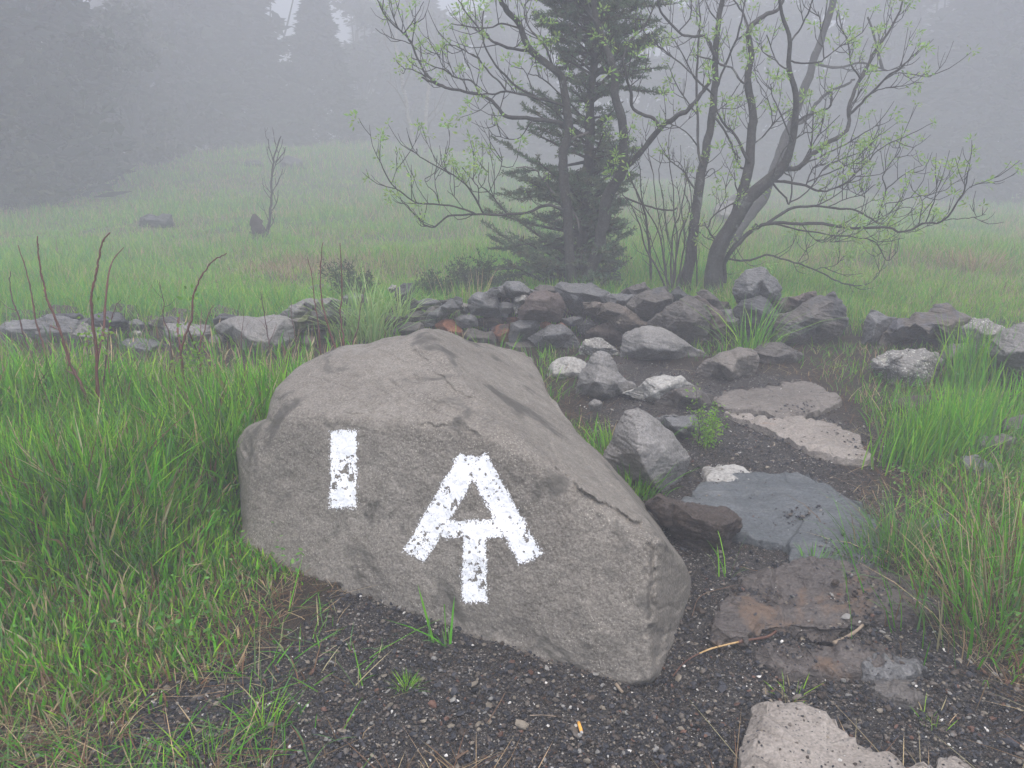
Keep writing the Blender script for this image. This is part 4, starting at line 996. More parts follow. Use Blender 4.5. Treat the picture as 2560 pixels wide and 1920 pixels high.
# ---- left leafing tree, its limbs spread in front of and around the conifer
A_ = TracedTree(6.5, 'G')
ft = hit(*px('G', 1240, 1590))
rootA = empty('leafing_tree', [ft[0], 6.5, g1(ft[0], 6.5)])
tag(rootA, 'gnarled tree with bright new leaves, its limbs spreading left around the dark conifer', 'tree')
TA = Tubes()
A_.trunk([(1215, 1660), (1200, 1560), (1180, 1250), (1160, 1000), (1150, 850), (1180, 740), (1170, 600), (1150, 450), (1110, 380), (980, 280), (920, 150), (850, 60), (800, -20), (740, -140)], .044, .014, -.15, -.4, TA)
A_.trunk([(1255, 1660), (1270, 1540), (1340, 1380), (1370, 1240), (1395, 1080), (1440, 1000), (1480, 920), (1478, 820), (1480, 700), (1440, 520), (1432, 400), (1380, 250), (1330, 100), (1320, -50), (1300, -250)], .054, .016, -.15, -.5, TA)
for p_, r0, r1 in [
    ([(1480, 930), (1560, 850), (1680, 700), (1760, 640), (1834, 600), (1900, 520), (1960, 430)], .034, .014),
    ([(1690, 710), (1640, 640), (1540, 600), (1520, 500), (1500, 420), (1480, 330), (1520, 220), (1600, 140), (1650, 20)], .020, .006),
    ([(1180, 720), (1130, 670), (1000, 650), (850, 640), (790, 580), (730, 530), (660, 510), (560, 490), (480, 470), (420, 440), (380, 420)], .026, .008),
    ([(1150, 570), (1000, 530), (900, 510), (830, 500), (760, 515), (700, 515)], .016, .006),
    ([(990, 290), (860, 260), (770, 230), (740, 190), (710, 150), (720, 60)], .017, .006),
    ([(920, 150), (820, 130), (740, 150), (600, 140), (540, 130)], .010, .004),
    ([(480, 470), (400, 400), (330, 250), (290, 190), (200, 110), (140, 10), (120, -60)], .012, .004),
    ([(290, 185), (350, 90), (390, 10)], .007, .003), ([(290, 190), (330, 240), (300, 230), (200, 200), (130, 155)], .006, .003),
    ([(700, 480), (650, 440), (580, 430), (500, 380), (440, 360), (330, 310)], .010, .004),
    ([(600, 475), (500, 470), (430, 430), (330, 380), (280, 370), (240, 330)], .009, .004),
    ([(850, 480), (760, 400), (690, 320), (640, 290), (560, 250), (510, 240)], .010, .004),
    ([(1000, 540), (900, 470), (800, 370), (730, 270), (700, 170), (620, 60), (580, 0), (560, -60)], .012, .004),
    ([(690, 480), (640, 370), (600, 280)], .005, .003), ([(720, 460), (700, 350), (680, 290)], .005, .003), ([(540, 410), (480, 330), (490, 260)], .005, .003),
    ([(960, 1160), (830, 1170), (640, 1170), (520, 1185), (440, 1240), (380, 1210), (310, 1130), (280, 1110)], .014, .005),
    ([(690, 1170), (600, 1140), (480, 1115), (360, 1110), (290, 1060), (230, 1020), (170, 920), (150, 870)], .011, .004),
    ([(720, 1120), (650, 1050), (570, 970), (440, 900), (370, 850), (350, 810)], .010, .004),
    ([(490, 1110), (460, 1060), (410, 1010), (400, 975)], .005, .003), ([(480, 1110), (455, 1000), (460, 900), (465, 850)], .005, .003), ([(500, 950), (500, 880), (520, 830)], .005, .003),
    ([(215, 1000), (240, 930), (245, 905)], .004, .0025), ([(710, 1100), (690, 1030), (640, 960), (600, 910)], .007, .003), ([(650, 1040), (600, 980), (575, 950)], .005, .003),
    ([(860, 1100), (760, 1060), (700, 1010), (690, 950)], .008, .003), ([(790, 1000), (815, 900), (805, 810)], .005, .003), ([(620, 1100), (560, 1075), (520, 1040)], .005, .003),
    ([(1130, 1160), (1060, 1120), (960, 1160)], .018, .014), ([(1000, 720), (900, 760), (800, 745), (760, 735)], .006, .003), ([(850, 740), (800, 690), (780, 680)], .004, .002),
    ([(1330, 110), (1250, 20), (1200, -80)], .012, .006), ([(1110, 380), (1050, 250), (960, 130), (940, 40), (980, -20)], .012, .005),
    ([(870, 330), (900, 250), (930, 200), (925, 100)], .006, .003), ([(1000, 500), (960, 420), (920, 360)], .006, .003), ([(1170, 560), (1090, 470), (1030, 420), (960, 400)], .009, .004),
    ([(1160, 210), (1060, 210), (990, 180)], .008, .004)]:
    A_.limb(p_, r0, r1)
tips = A_.twigs(10, .12, .42, .0028, lv2=.8)
TA.build('trunk', M_BARK, rootA); A_.T.build('limbs', M_BARK, rootA)
P, F, c = leaf_tufts(tips, .46, (14, 26), .019, .0068, LEAFG, .35)
mk('leaves', P, F, M_LEAF, rootA, colors=c)
Td = Tubes(); B2 = TracedTree(6.35, 'G'); B2.T = Td
B2.trunk([(1235, 1260), (1225, 1190), (1180, 1120), (1100, 1050), (1040, 980), (1000, 930), (940, 910), (890, 920)], .012, .006, 0, -.1)
B2.limb([(1225, 1190), (1150, 1190), (1080, 1220)], .009, .004); B2.limb([(1040, 980), (1100, 920), (1125, 915)], .007, .004)
B2.trunk([(1130, 815), (1200, 760), (1290, 720)], .014, .010, 0, .2)
Td.build('dead_branch', M_BARKDEAD, rootA)

# ---- conifer
def conifer_traced():
    key = 'G'
    env = [(-700, 1270, 1330), (-450, 1180, 1420), (-250, 1080, 1540), (-80, 1020, 1620), (0, 1000, 1650), (120, 1050, 1560), (250, 1090, 1560), (400, 1110, 1640), (500, 1080, 1560), (650, 1000, 1420), (750, 930, 1440), (900, 890, 1540),
           (1000, 790, 1560), (1100, 770, 1500), (1250, 690, 1490), (1400, 610, 1500), (1560, 560, 1440), (1640, 560, 1430)]
    env = np.array(env, float); Y = 6.75
    tk = np.array([(1250, 1680), (1250, 1560), (1262, 1200), (1290, 900), (1300, 700), (1302, 500), (1330, 250), (1300, 0), (1295, -300), (1290, -720)], float)
    uv = np.array([px(key, *p) for p in tk]); uvr = resample(uv, 34)
    PT = np.array([at_y(u, v_, Y) for u, v_ in uvr])
    base_ = PT[0]
    root = empty('conifer', [base_[0], base_[1], g1(base_[0], base_[1])])
    tag(root, 'dark green conifer with ragged foliage, standing close behind the stone wall', 'tree')
    T = Tubes(); T.add(PT, .06, .012, 9, .08); T.build('trunk', M_BARKD, root)
    BT = Tubes(); C, U, W, K = [], [], [], []
    zs = PT[:, 2]; m_per = Y / FPX / ZK[key][2]
    dens_v = lambda v_: 1.5 if v_ > 1020 else (.62 if v_ > 880 else (.42 if v_ > 330 else (.62 if v_ > 180 else 1.15)))
    cnt = 0
    while cnt < 470:
        v_ = random.uniform(-690, 1600)
        if random.random() > dens_v(v_): continue
        cnt += 1
        l_, r_ = np.interp(v_, env[:, 0], env[:, 1]), np.interp(v_, env[:, 0], env[:, 2])
        tx = np.interp(v_, tk[::-1, 1], tk[::-1, 0])
        q = at_y(*px(key, tx, v_), Y)
        az = random.uniform(0, 2 * math.pi); ca, sa = math.cos(az), math.sin(az)
        Rr = (r_ - tx) * m_per; Rl = (tx - l_) * m_per; Rd = (Rr + Rl) / 2 * .9
        R = (1.22 if v_ < 900 else 1.0) * math.hypot(ca * (Rr if ca > 0 else Rl), sa * Rd) * random.choice((.5, .75, .9, .95, 1.02)) * random.uniform(.85, 1.08)
        rise = random.uniform(-.35, .75) if v_ < 1000 else random.uniform(-.3, .6)
        d = np.array([ca, sa, rise])
        e_ = q + d * R
        m_ = q + d * R * .5 + np.array([0, 0, -.05 * R])
        q0 = q - np.array([0, 0, .04])
        if e_[2] < base_[2] + .05: e_[2] = base_[2] + .05 + random.random() * .1
        Wp = resample([q0, m_, e_], 7); BT.add(Wp, .010 + .008 * R, .003, 5, .1, False)
        nsp = int(R * 38) + 4
        for s_ in range(nsp):
            a = random.uniform(.18, 1.0) ** .8; k = a * 6; i = min(int(k), 5); p = Wp[i] + (Wp[i + 1] - Wp[i]) * (k - i); dd = unit(Wp[i + 1] - Wp[i])
            sd_ = unit(np.cross(dd, [0, 0, 1.])) * random.choice((-1, 1)); sp = unit(dd * .7 + sd_ * random.uniform(.3, 1.0) + np.array([0, 0, random.uniform(-.15, .35)]))
            sl = random.uniform(.05, .16) * (1.2 - .5 * a)
            nn_ = int(sl * 190) + 4
            tpos = rng.uniform(0, 1, nn_); cc = p + sp * (tpos * sl)[:, None]
            nd = unit(sp * .8 + rdir(nn_) * .8)
            ln = rng.uniform(.010, .019, nn_)[:, None]
            C.append(cc + nd * ln); U.append(nd * ln); W.append(unit(np.cross(nd, rdir(nn_))) * rng.uniform(.003, .0062, nn_)[:, None])
            K.append(np.repeat(leafcols(1, (.11, .155, .085) if random.random() < .85 else (.085, .09, .05), .3), nn_, 0) * rng.uniform(.75, 1.25, (nn_, 1)))
    BT.build('branches', M_BARKD, root)
    P, F, c = foliage_mesh(np.vstack(C), np.vstack(U), np.vstack(W), np.vstack(K))
    mk('foliage', P, F, M_NEEDLE, root, colors=c)
conifer_traced()

# ---- right-hand tree with a leaning split trunk
B_ = TracedTree(6.3, 'H')
ft = at_y(*px('H', 590, 1640), 6.3)
rootB = empty('leafing_tree', [ft[0], 6.3, g1(ft[0], 6.3)])
tag(rootB, 'wide-spreading tree with young green leaves and a leaning split trunk, right of the conifer', 'tree')
TB = Tubes()
B_.trunk([(585, 1720), (592, 1560), (592, 1400), (620, 1290), (690, 1170), (780, 1030), (880, 940), (960, 860), (1000, 750), (1020, 600), (1020, 480), (985, 350), (990, 200), (950, 80), (930, -60)], [.115, .105, .098, .095, .09, .09, .085, .08, .078, .075, .072, .07, .066, .062, .058, .054, .05, .046, .043, .040, .038, .036, .034, .032, .030, .029, .028, .027, .026, .025, .024, .023, .022, .021, .020, .019, .018, .017, .016, .015, .014, .013, .012, .011, .010], 0, 0, -.3, TB, .05) if False else None
uvb = np.array([px('H', *p) for p in [(575, 1740), (592, 1560), (594, 1400), (622, 1290), (690, 1170), (780, 1030), (880, 940), (960, 860), (1000, 750), (1020, 600), (1020, 480), (985, 350), (990, 200), (950, 80), (930, -60)]])
uvb = resample(uvb, 46); Yb = 6.3 + np.linspace(0, -.35, 46)
Pb = np.array([at_y(u, v_, y) for (u, v_), y in zip(uvb, Yb)])
rb = np.interp(np.linspace(0, 1, 46), [0, .15, .3, .45, .55, .75, 1], [.092, .066, .056, .044, .028, .019, .009])
TB.add(Pb, rb, 0, 12, .05)
B_.pts += [(u, v_, y) for (u, v_), y in zip(uvb, Yb)]; B_.limbs.append((Pb, .12, .01))
B_.trunk([(700, 1150), (740, 1020), (778, 860), (790, 700), (798, 600), (770, 430), (790, 300), (780, 150), (860, 80), (930, 50), (960, -30)], .045, .010, 0, .4, TB)
B_.trunk([(820, 1170), (760, 1230), (700, 1290), (650, 1370), (640, 1480)], .022, .03, -.04, 0, TB)
for p_, r0, r1 in [
    ([(780, 150), (740, 60), (700, 0), (690, -60)], .012, .006), ([(770, 430), (740, 430), (690, 360), (600, 320), (500, 290)], .013, .006),
    ([(780, 830), (700, 700), (640, 640), (600, 540)], .018, .008), ([(780, 900), (730, 870), (710, 780)], .014, .006), ([(740, 1030), (710, 980), (700, 900)], .010, .005),
    ([(900, 930), (960, 885), (1040, 870), (1110, 800), (1200, 740), (1290, 670), (1295, 560), (1350, 420), (1400, 330), (1440, 250), (1500, 180), (1560, 60), (1580, 0), (1590, -50)], .030, .006),
    ([(1290, 590), (1400, 500), (1500, 400), (1560, 360), (1620, 300), (1690, 240)], .014, .004), ([(1350, 420), (1310, 330), (1290, 200), (1240, 120), (1240, 50)], .010, .004),
    ([(1320, 430), (1400, 375), (1480, 370), (1590, 350)], .008, .004), ([(1500, 400), (1560, 380), (1700, 400), (1740, 390)], .007, .003), ([(1400, 500), (1480, 460), (1560, 450), (1680, 430)], .007, .003),
    ([(850, 930), (950, 950), (1080, 970), (1150, 1000), (1230, 980), (1320, 940)], .018, .005),
    ([(780, 1175), (900, 1165), (1000, 1165), (1150, 1170), (1300, 1190), (1400, 1188), (1500, 1190), (1560, 1210), (1620, 1200), (1700, 1162), (1780, 1160), (1860, 1060), (1905, 980), (1920, 890)], .020, .005),
    ([(860, 1110), (1000, 1085), (1150, 1080), (1300, 1090), (1400, 1130), (1470, 1170), (1520, 1190)], .016, .007),
    ([(900, 1170), (1050, 1200), (1200, 1225), (1330, 1240), (1420, 1250), (1460, 1300), (1500, 1360), (1550, 1310)], .010, .004),
    ([(1450, 1150), (1490, 1000), (1480, 910), (1560, 800), (1565, 740)], .009, .003), ([(1280, 980), (1340, 900), (1400, 840), (1470, 770), (1600, 710), (1740, 640)], .010, .003),
    ([(1100, 810), (1108, 700), (1112, 600), (1110, 560)], .009, .004), ([(1030, 880), (1090, 790), (1150, 700), (1250, 600)], .008, .004),
    ([(660, 1358), (740, 1362), (850, 1332), (920, 1340), (1000, 1365), (1080, 1390), (1180, 1440), (1260, 1475), (1330, 1490), (1400, 1480), (1440, 1440), (1460, 1415)], .013, .004),
    ([(1040, 1372), (1085, 1350), (1080, 1310)], .004, .003), ([(1110, 1400), (1180, 1395), (1240, 1378)], .004, .003), ([(740, 1360), (680, 1352)], .01, .01),
    ([(1230, 1000), (1300, 950), (1340, 920), (1400, 900)], .007, .003), ([(1665, 1170), (1680, 1080), (1672, 1020)], .006, .003), ([(1700, 1162), (1740, 1060), (1755, 1000), (1755, 940)], .006, .003),
    ([(1430, 1100), (1500, 1060), (1600, 1040), (1740, 1010), (1820, 980), (1830, 950)], .007, .003), ([(1790, 1165), (1880, 1140), (1950, 1135), (2010, 1120)], .005, .003), ([(1870, 1050), (1930, 980), (2005, 950)], .005, .003),
    ([(1020, 620), (1080, 600), (1150, 580), (1205, 550), (1210, 480)], .014, .006), ([(1000, 740), (930, 560), (900, 500), (890, 440)], .008, .004), ([(990, 230), (1060, 120), (1110, 0), (1130, -60)], .010, .005),
    ([(985, 330), (1060, 330), (1160, 310), (1155, 180), (1140, 60)], .010, .004), ([(1160, 310), (1260, 240), (1330, 220)], .006, .003), ([(1000, 380), (930, 330), (900, 270), (870, 180)], .008, .004),
    ([(880, 940), (960, 1020), (990, 1060), (1000, 940), (960, 900)], .010, .006), ([(1000, 1060), (1080, 1000), (1180, 870), (1260, 830)], .008, .003), ([(1100, 1080), (1200, 1040), (1300, 950), (1360, 800)], .008, .003),
    ([(1180, 1080), (1290, 1040), (1370, 1010), (1440, 960)], .006, .003), ([(1250, 1180), (1330, 1130), (1380, 1060), (1370, 980)], .006, .003), ([(1380, 1190), (1480, 1130), (1590, 1080), (1640, 1090)], .006, .003),
    ([(1500, 1200), (1540, 1110), (1580, 1060)], .005, .003), ([(1060, 1170), (1110, 1240), (1170, 1265), (1220, 1230)], .005, .003), ([(1300, 1200), (1200, 1260), (1330, 1255)], .005, .003),
    ([(620, 1280), (590, 1240), (560, 1190), (540, 1160)], .012, .005), ([(560, 1190), (600, 1120), (700, 1060), (790, 1035)], .009, .006), ([(560, 1140), (630, 1080), (660, 1000), (640, 920)], .006, .003),
    ([(800, 760), (860, 700), (930, 620), (1000, 560)], .008, .004), ([(870, 620), (890, 560), (860, 480), (820, 420)], .006, .003), ([(900, 760), (905, 640), (920, 580)], .007, .003), ([(860, 900), (960, 780), (1060, 700), (1110, 690)], .009, .004),
    ([(1040, 860), (1150, 820), (1260, 760), (1370, 700), (1450, 650)], .010, .004), ([(1160, 900), (1240, 840), (1370, 790), (1420, 740)], .008, .003), ([(1080, 940), (1110, 880), (1180, 850)], .008, .004),
    ([(1060, 940), (1200, 900), (1300, 860), (1380, 850)], .008, .003), ([(1295, 640), (1310, 560), (1370, 460)], .008, .004), ([(1490, 990), (1560, 930), (1640, 880), (1690, 860)], .006, .003)]:
    B_.limb(p_, r0, r1, .45)
tips = B_.twigs(10, .12, .40, .0027, lv2=.9)
TB.build('trunk', M_BARK, rootB); B_.T.build('limbs', M_BARK, rootB)
P, F, c = leaf_tufts(tips, .46, (14, 26), .019, .0068, LEAFG, .35)
mk('leaves', P, F, M_LEAF, rootB, colors=c)
Ts = Tubes(); S_ = TracedTree(6.4, 'H'); S_.trunk([(500, 1640), (560, 1500), (600, 1400), (640, 1360)], .05, .03, .1, .05, Ts, .2); Ts.build('split_wood', plain_mat('pale_split_wood', (.26, .20, .17), (.15, .11, .09), 9, .8, .6, stretch=(3, 3, .5)), rootB)

# ---- slim dark stem between them
C_ = TracedTree(6.45, 'H')
ft = at_y(*px('H', 440, 1620), 6.45)
rootC = empty('slender_tree', [ft[0], 6.45, g1(ft[0], 6.45)])
tag(rootC, 'slender dark tree with a nearly straight stem, just left of the split-trunk tree', 'tree')
TC = Tubes()
C_.trunk([(425, 1680), (440, 1520), (470, 1350), (490, 1200), (500, 1100), (530, 900), (560, 760), (580, 650), (600, 450), (600, 300), (620, 100), (640, -20), (650, -120)], .052, .014, 0, .3, TC)
for p_, r0, r1 in [([(535, 880), (512, 780), (508, 600), (505, 400), (515, 200), (520, 100), (520, -40)], .018, .007), ([(600, 290), (560, 200), (480, 190), (420, 170), (330, 80), (300, 0), (280, -50)], .018, .007),
    ([(590, 520), (630, 400), (690, 260), (730, 150), (760, 0), (770, -60)], .014, .006), ([(520, 960), (560, 900), (590, 880), (620, 950)], .007, .003), ([(500, 1000), (440, 900), (380, 850), (330, 800)], .009, .004), ([(510, 760), (440, 680), (370, 650)], .008, .004),
    ([(590, 520), (520, 430), (430, 340), (330, 260), (280, 200)], .011, .005), ([(505, 420), (440, 300), (380, 200), (330, 150)], .008, .004), ([(600, 600), (660, 540), (720, 450)], .008, .004), ([(510, 600), (450, 520), (400, 440), (350, 330)], .008, .004),
    ([(420, 170), (470, 90), (480, 0)], .008, .004), ([(620, 100), (560, 30), (550, -40)], .008, .004), ([(500, 1200), (550, 1240), (600, 1260)], .007, .004), ([(605, 610), (650, 680), (700, 790), (730, 830)], .013, .008), ([(300, 260), (240, 180), (200, 90)], .007, .004)]:
    C_.limb(p_, r0, r1, .4)
tips = C_.twigs(10, .12, .40, .0027, lv2=.8)
TC.build('trunk', M_BARK, rootC); C_.T.build('limbs', M_BARK, rootC)
P, F, c = leaf_tufts(tips, .4, (14, 24), .019, .0068, LEAFG, .35)
mk('leaves', P, F, M_LEAF, rootC, colors=c)

# ---- many-stemmed bush between the conifer and the slender tree
S_ = TracedTree(6.35, 'H')
ft = at_y(*px('H', 380, 1560), 6.35)
rootS = empty('many_stemmed_bush', [ft[0], 6.35, g1(ft[0], 6.35)])
tag(rootS, 'bush of many thin upright stems between the conifer and the slender dark tree', 'bush')
TS = Tubes()
stems = [[(370, 1600), (375, 1480), (400, 1300), (385, 1100), (370, 900), (360, 750), (380, 620)], [(370, 1600), (365, 1500), (300, 1350), (250, 1200), (190, 1000), (120, 850)], [(385, 1600), (400, 1480), (440, 1280), (430, 1100), (450, 950), (440, 820)],
         [(365, 1600), (350, 1450), (330, 1250), (290, 1050), (270, 880), (240, 740), (250, 640)], [(370, 1600), (385, 1400), (350, 1200), (330, 1050), (310, 900), (330, 780)], [(380, 1600), (420, 1440), (470, 1250), (480, 1050), (440, 880), (380, 830)],
         [(372, 1600), (390, 1450), (410, 1250), (470, 1080), (440, 1010), (460, 900)], [(366, 1600), (320, 1450), (240, 1300), (200, 1150), (130, 1030), (100, 1000)], [(368, 1600), (340, 1400), (300, 1200), (220, 1050), (210, 900), (180, 780)],
         [(500, 1600), (505, 1400), (500, 1250), (530, 1150)], [(480, 1600), (440, 1450), (460, 1330), (440, 1200)], [(376, 1600), (372, 1350), (385, 1200), (420, 1100), (400, 950)]]
for q in stems: S_.trunk(q, random.uniform(.007, .013), .003, 0, random.uniform(-.4, .4), TS, .08)
S_.trunk([(130, 1030), (200, 1060), (300, 1090), (370, 1100), (400, 1085)], .012, .008, .1, 0, TS, .1)
tips = S_.twigs(8, .08, .30, .0022, lv2=.5, upb=1.2)
TS.build('stems', M_BARKD, rootS); S_.T.build('twigs', M_BARKD, rootS)
P, F, c = leaf_tufts(tips, .45, (3, 7), .010, .004, (.19, .25, .07), .3)
mk('leaves', P, F, M_LEAF, rootS, colors=c)
Z_ = TracedTree(6.6, 'H'); TZ = Z_.T
ft = at_y(*px('H', 265, 1560), 6.6); rZ = empty('slender_sapling', [ft[0], 6.6, g1(ft[0], 6.6)])
tag(rZ, 'thin grey sapling stem standing by itself just right of the conifer', 'sapling')
Z_.trunk([(268, 1600), (265, 1500), (262, 1300), (230, 1100), (190, 1000), (160, 930)], .020, .007, 0, .1, TZ)
Z_.limb([(262, 1300), (300, 1200), (310, 1100)], .006, .003); Z_.limb([(235, 1120), (150, 1060), (120, 1030)], .006, .003)
tips = Z_.twigs(6, .08, .22, .002); TZ.build('stem', M_BARKD, rZ)

# ---- leaning dead trunk far behind the right-hand tree
Q_ = TracedTree(9.4, 'H'); TQ = Tubes()
ft = at_y(*px('H', 700, 1250), 9.4); rQ = empty('dead_tree', [ft[0], 9.4, g1(ft[0], 9.4)])
tag(rQ, 'pale leaning trunk in the mist behind the split-trunk tree', 'tree')
Q_.trunk([(640, 1360), (700, 1240), (780, 1130), (860, 1020), (930, 820), (980, 680), (1060, 480), (1110, 330), (1170, 150), (1230, -30), (1260, -150)], .062, .035, 0, .3, TQ, .12)
Q_.limb([(1000, 640), (1080, 620), (1130, 540), (1200, 480), (1280, 440), (1330, 420)], .035, .014, .3); Q_.limb([(1110, 330), (1240, 350), (1370, 330), (1500, 370)], .025, .010, .3); Q_.limb([(1500, 300), (1440, 220), (1400, 90)], .022, .012, .3)
tips = Q_.twigs(2, .2, .5, .005); TQ.build('trunk', M_BARK, rQ); Q_.T.build('branches', M_BARK, rQ)

# ---- two birches in the mist, left of the trees
for lab, main, br, Yb_ in [('slim birch with a kinked white trunk in the mist, left one of two', [(345, 800), (325, 720), (300, 600), (280, 470), (262, 360), (240, 260), (250, 130), (230, 0), (210, -200)], [[(300, 600), (250, 500), (190, 440)], [(280, 470), (330, 360), (340, 240)], [(262, 360), (190, 250), (160, 130)]], fy(15.5)),
    ('forked birch with a thicker white trunk in the mist, right one of two', [(405, 790), (400, 700), (405, 600), (415, 520), (420, 450), (380, 340), (320, 220), (300, 60), (290, -150)], [[(420, 470), (460, 380), (470, 250), (450, 100)], [(405, 640), (450, 600), (490, 520), (520, 470)], [(400, 730), (440, 650), (500, 590)]], fy(15.8))]:
    X_ = TracedTree(Yb_, 'G'); TX = Tubes(); ft = at_y(*px('G', *main[0]), Yb_)
    r_ = empty('birch', [ft[0], Yb_, g1(ft[0], Yb_)]); tag(r_, lab, 'tree', 'birches in the mist')
    X_.trunk([(main[0][0], main[0][1] + 40)] + main, .075, .03, 0, 0, TX, .05)
    for q in br: X_.limb(q, .035, .012, .4)
    tips = X_.twigs(2.2, .4, 1.1, .007, lv2=.9); TX.build('trunk', M_BARKW, r_); X_.T.build('branches', M_BARKDEAD, r_)

# ---- stump with a bare sapling on the hillside
K_ = TracedTree(11.5, 'A'); TK = K_.T; ft = at_y(*px('A', 565, 530), 11.5)
rK = empty('bare_sapling', [ft[0], 11.5, g1(ft[0], 11.5)]); tag(rK, 'leafless curved sapling rising behind the dark stump on the hillside', 'sapling')
K_.trunk([(572, 545), (575, 500), (584, 460), (586, 420), (588, 370), (594, 330), (605, 295)], .036, .010, 0, 0, TK, .12)
for q in [[(588, 380), (600, 340), (612, 300)], [(584, 460), (596, 440), (602, 410)], [(586, 420), (600, 395), (610, 365)], [(590, 350), (582, 320), (580, 300)], [(576, 500), (590, 480), (594, 460)], [(598, 350), (612, 330), (618, 318)]]: K_.limb(q, .012, .005, .4)
K_.twigs(5, .1, .4, .004, lv2=.6); TK.build('stem', M_BARKD, rK)
Tst = Tubes()
stp = [(563, 540), (560, 515), (558, 495), (553, 480), (548, 462)]
Ps = np.array([at_y(*px('A', *p), 11.3) for p in stp]); Tst.add(resample(Ps, 12), np.interp(np.linspace(0, 1, 12), [0, .4, .7, 1], [.16, .12, .08, .03]), 0, 10, .25)
for q in [[(566, 520), (576, 508), (578, 498)], [(556, 525), (545, 515), (540, 500)]]:
    Tst.add(resample(np.array([at_y(*px('A', *p), 11.3) for p in q]), 6), .05, .015, 7, .3)
so = Tst.build('tree_stump', plain_mat('charred_stump_wood', (.02, .015, .013), (.06, .045, .04), 14, .85, 1), None, [ft[0] - .05, 11.3, g1(ft[0], 11.3)])
tag(so, 'jagged dark broken stump at the foot of the bare sapling', 'stump')
K2 = TracedTree(11.7, 'A'); ft = at_y(*px('A', 520, 505), 11.7)
K2.trunk([(522, 525), (515, 490), (505, 470), (498, 448)], .008, .003, 0, 0); K2.limb([(515, 492), (530, 470), (528, 462)], .004, .002)
o = K2.T.build('dead_weed', M_BARKDEAD, None, [ft[0], 11.7, g1(ft[0], 11.7)]); tag(o, 'thin dry stem left of the stump on the hillside', 'dead weed')

# ================================================================== FOREST IN THE MIST
def proto_conifer(h, r, n, seed, base=(.020, .030, .020)):
    g = np.random.default_rng(seed)
    z = g.uniform(.02, 1, n) ** .85
    az = g.uniform(0, 2 * np.pi, n)
    lob = 1 + .22 * np.sin(az * 3 + seed) + .15 * np.sin(z * 40 + az)
    tier = .65 + .35 * ((z * 13 + g.uniform(-.1, .1, n)) % 1)
    rad = r * (1 - z) ** .8 * lob * tier * g.uniform(.35, 1, n) ** .5 + .08
    C = np.c_[np.cos(az) * rad, np.sin(az) * rad, z * h - rad * .12]
    o = np.c_[np.cos(az), np.sin(az), g.uniform(-.5, .2, n)] + g.normal(size=(n, 3)) * .4; o = unit(o)
    L = g.uniform(.10, .27, n)[:, None]
    return foliage_mesh(C, o * L, unit(np.cross(o, g.normal(size=(n, 3)))) * L * .38, np.array(base)[None] * g.uniform(.55, 1.5, (n, 1)))
def proto_broad(h, r, n, seed, base=(.035, .045, .024), sparse=.75):
    g = np.random.default_rng(seed); k = 26
    cz = g.uniform(.04, .97, k) * h; ca = g.uniform(0, 2 * np.pi, k); cr = r * np.sqrt(np.sin(np.clip(cz / h, .22, 1) * np.pi * .92)) * g.uniform(.2, .85, k)
    cl = np.c_[np.cos(ca) * cr, np.sin(ca) * cr, cz]; cs = g.uniform(.35, .8, k) * r * .42
    idx = g.integers(0, k, n); d = g.normal(size=(n, 3)); d = unit(d) * g.uniform(.3, 1.25, (n, 1))
    C = cl[idx] + d * cs[idx][:, None] * [1, 1, .8]
    o = unit(g.normal(size=(n, 3))); L = g.uniform(.08, .20, n)[:, None] * sparse
    tr_ = Tubes()
    for i in range(k):
        tr_.add(resample([[0, 0, cz[i] * .35], cl[i] * .55 + [0, 0, cz[i] * .12], cl[i]], 6), .045, .012, 5, .1, False)
    return foliage_mesh(C, o * L, unit(np.cross(o, g.normal(size=(n, 3)))) * L * .6, np.array(base)[None] * g.uniform(.5, 1.5, (n, 1))), tr_
PC = [proto_conifer(8.0, 1.7, 9000, s) for s in (1, 2, 3)]
PBd = [proto_broad(6.5, 2.0, 6500, 11), proto_broad(7.5, 2.4, 8000, 12, (.028, .038, .022)), proto_broad(5.0, 2.0, 5000, 13, (.045, .05, .028), .8)]
_protos = {}
def forest_tree(kind, idx, u, Y, sc_, label, bx=1.0, v=None):
    sc_ *= fy(Y) / Y; Y = fy(Y)
    x = (u - 1280) / FPX * Y * 1.02
    z = g1(x, Y) - .08
    key = (kind, idx)
    if key not in _protos:
        root = empty('misty_conifer' if kind == 'c' else 'misty_tree', (0, 0, 0))
        if kind == 'c':
            P, F, c = PC[idx]; T = Tubes(); T.add(resample([[0, 0, -.3], [.03, 0, 4], [0, .02, 7.8]], 8), .13, .02, 8, .05)
        else:
            (P, F, c), T = PBd[idx]; T.add(resample([[0, 0, -.3], [.08, .05, 1.5], [-.05, .02, 3.6], [0, 0, 5.]], 8), .14, .03, 8, .08)
        cr = mk('crown', P, F, M_NEEDLE, root, colors=c); tk = T.build('trunk', M_BARKD, root)
        _protos[key] = (root, [cr, tk])
    else:
        r0, ch = _protos[key]; root = r0.copy(); COL.objects.link(root)
        for q in ch:
            k = q.copy(); k.parent = root; COL.objects.link(k)
    root.location = (x, Y, z); root.rotation_euler = (0, 0, random.uniform(0, 6.28)); root.scale = (sc_ * bx, sc_ * bx, sc_)
    tag(root, label, 'tree', 'trees of the misty forest')
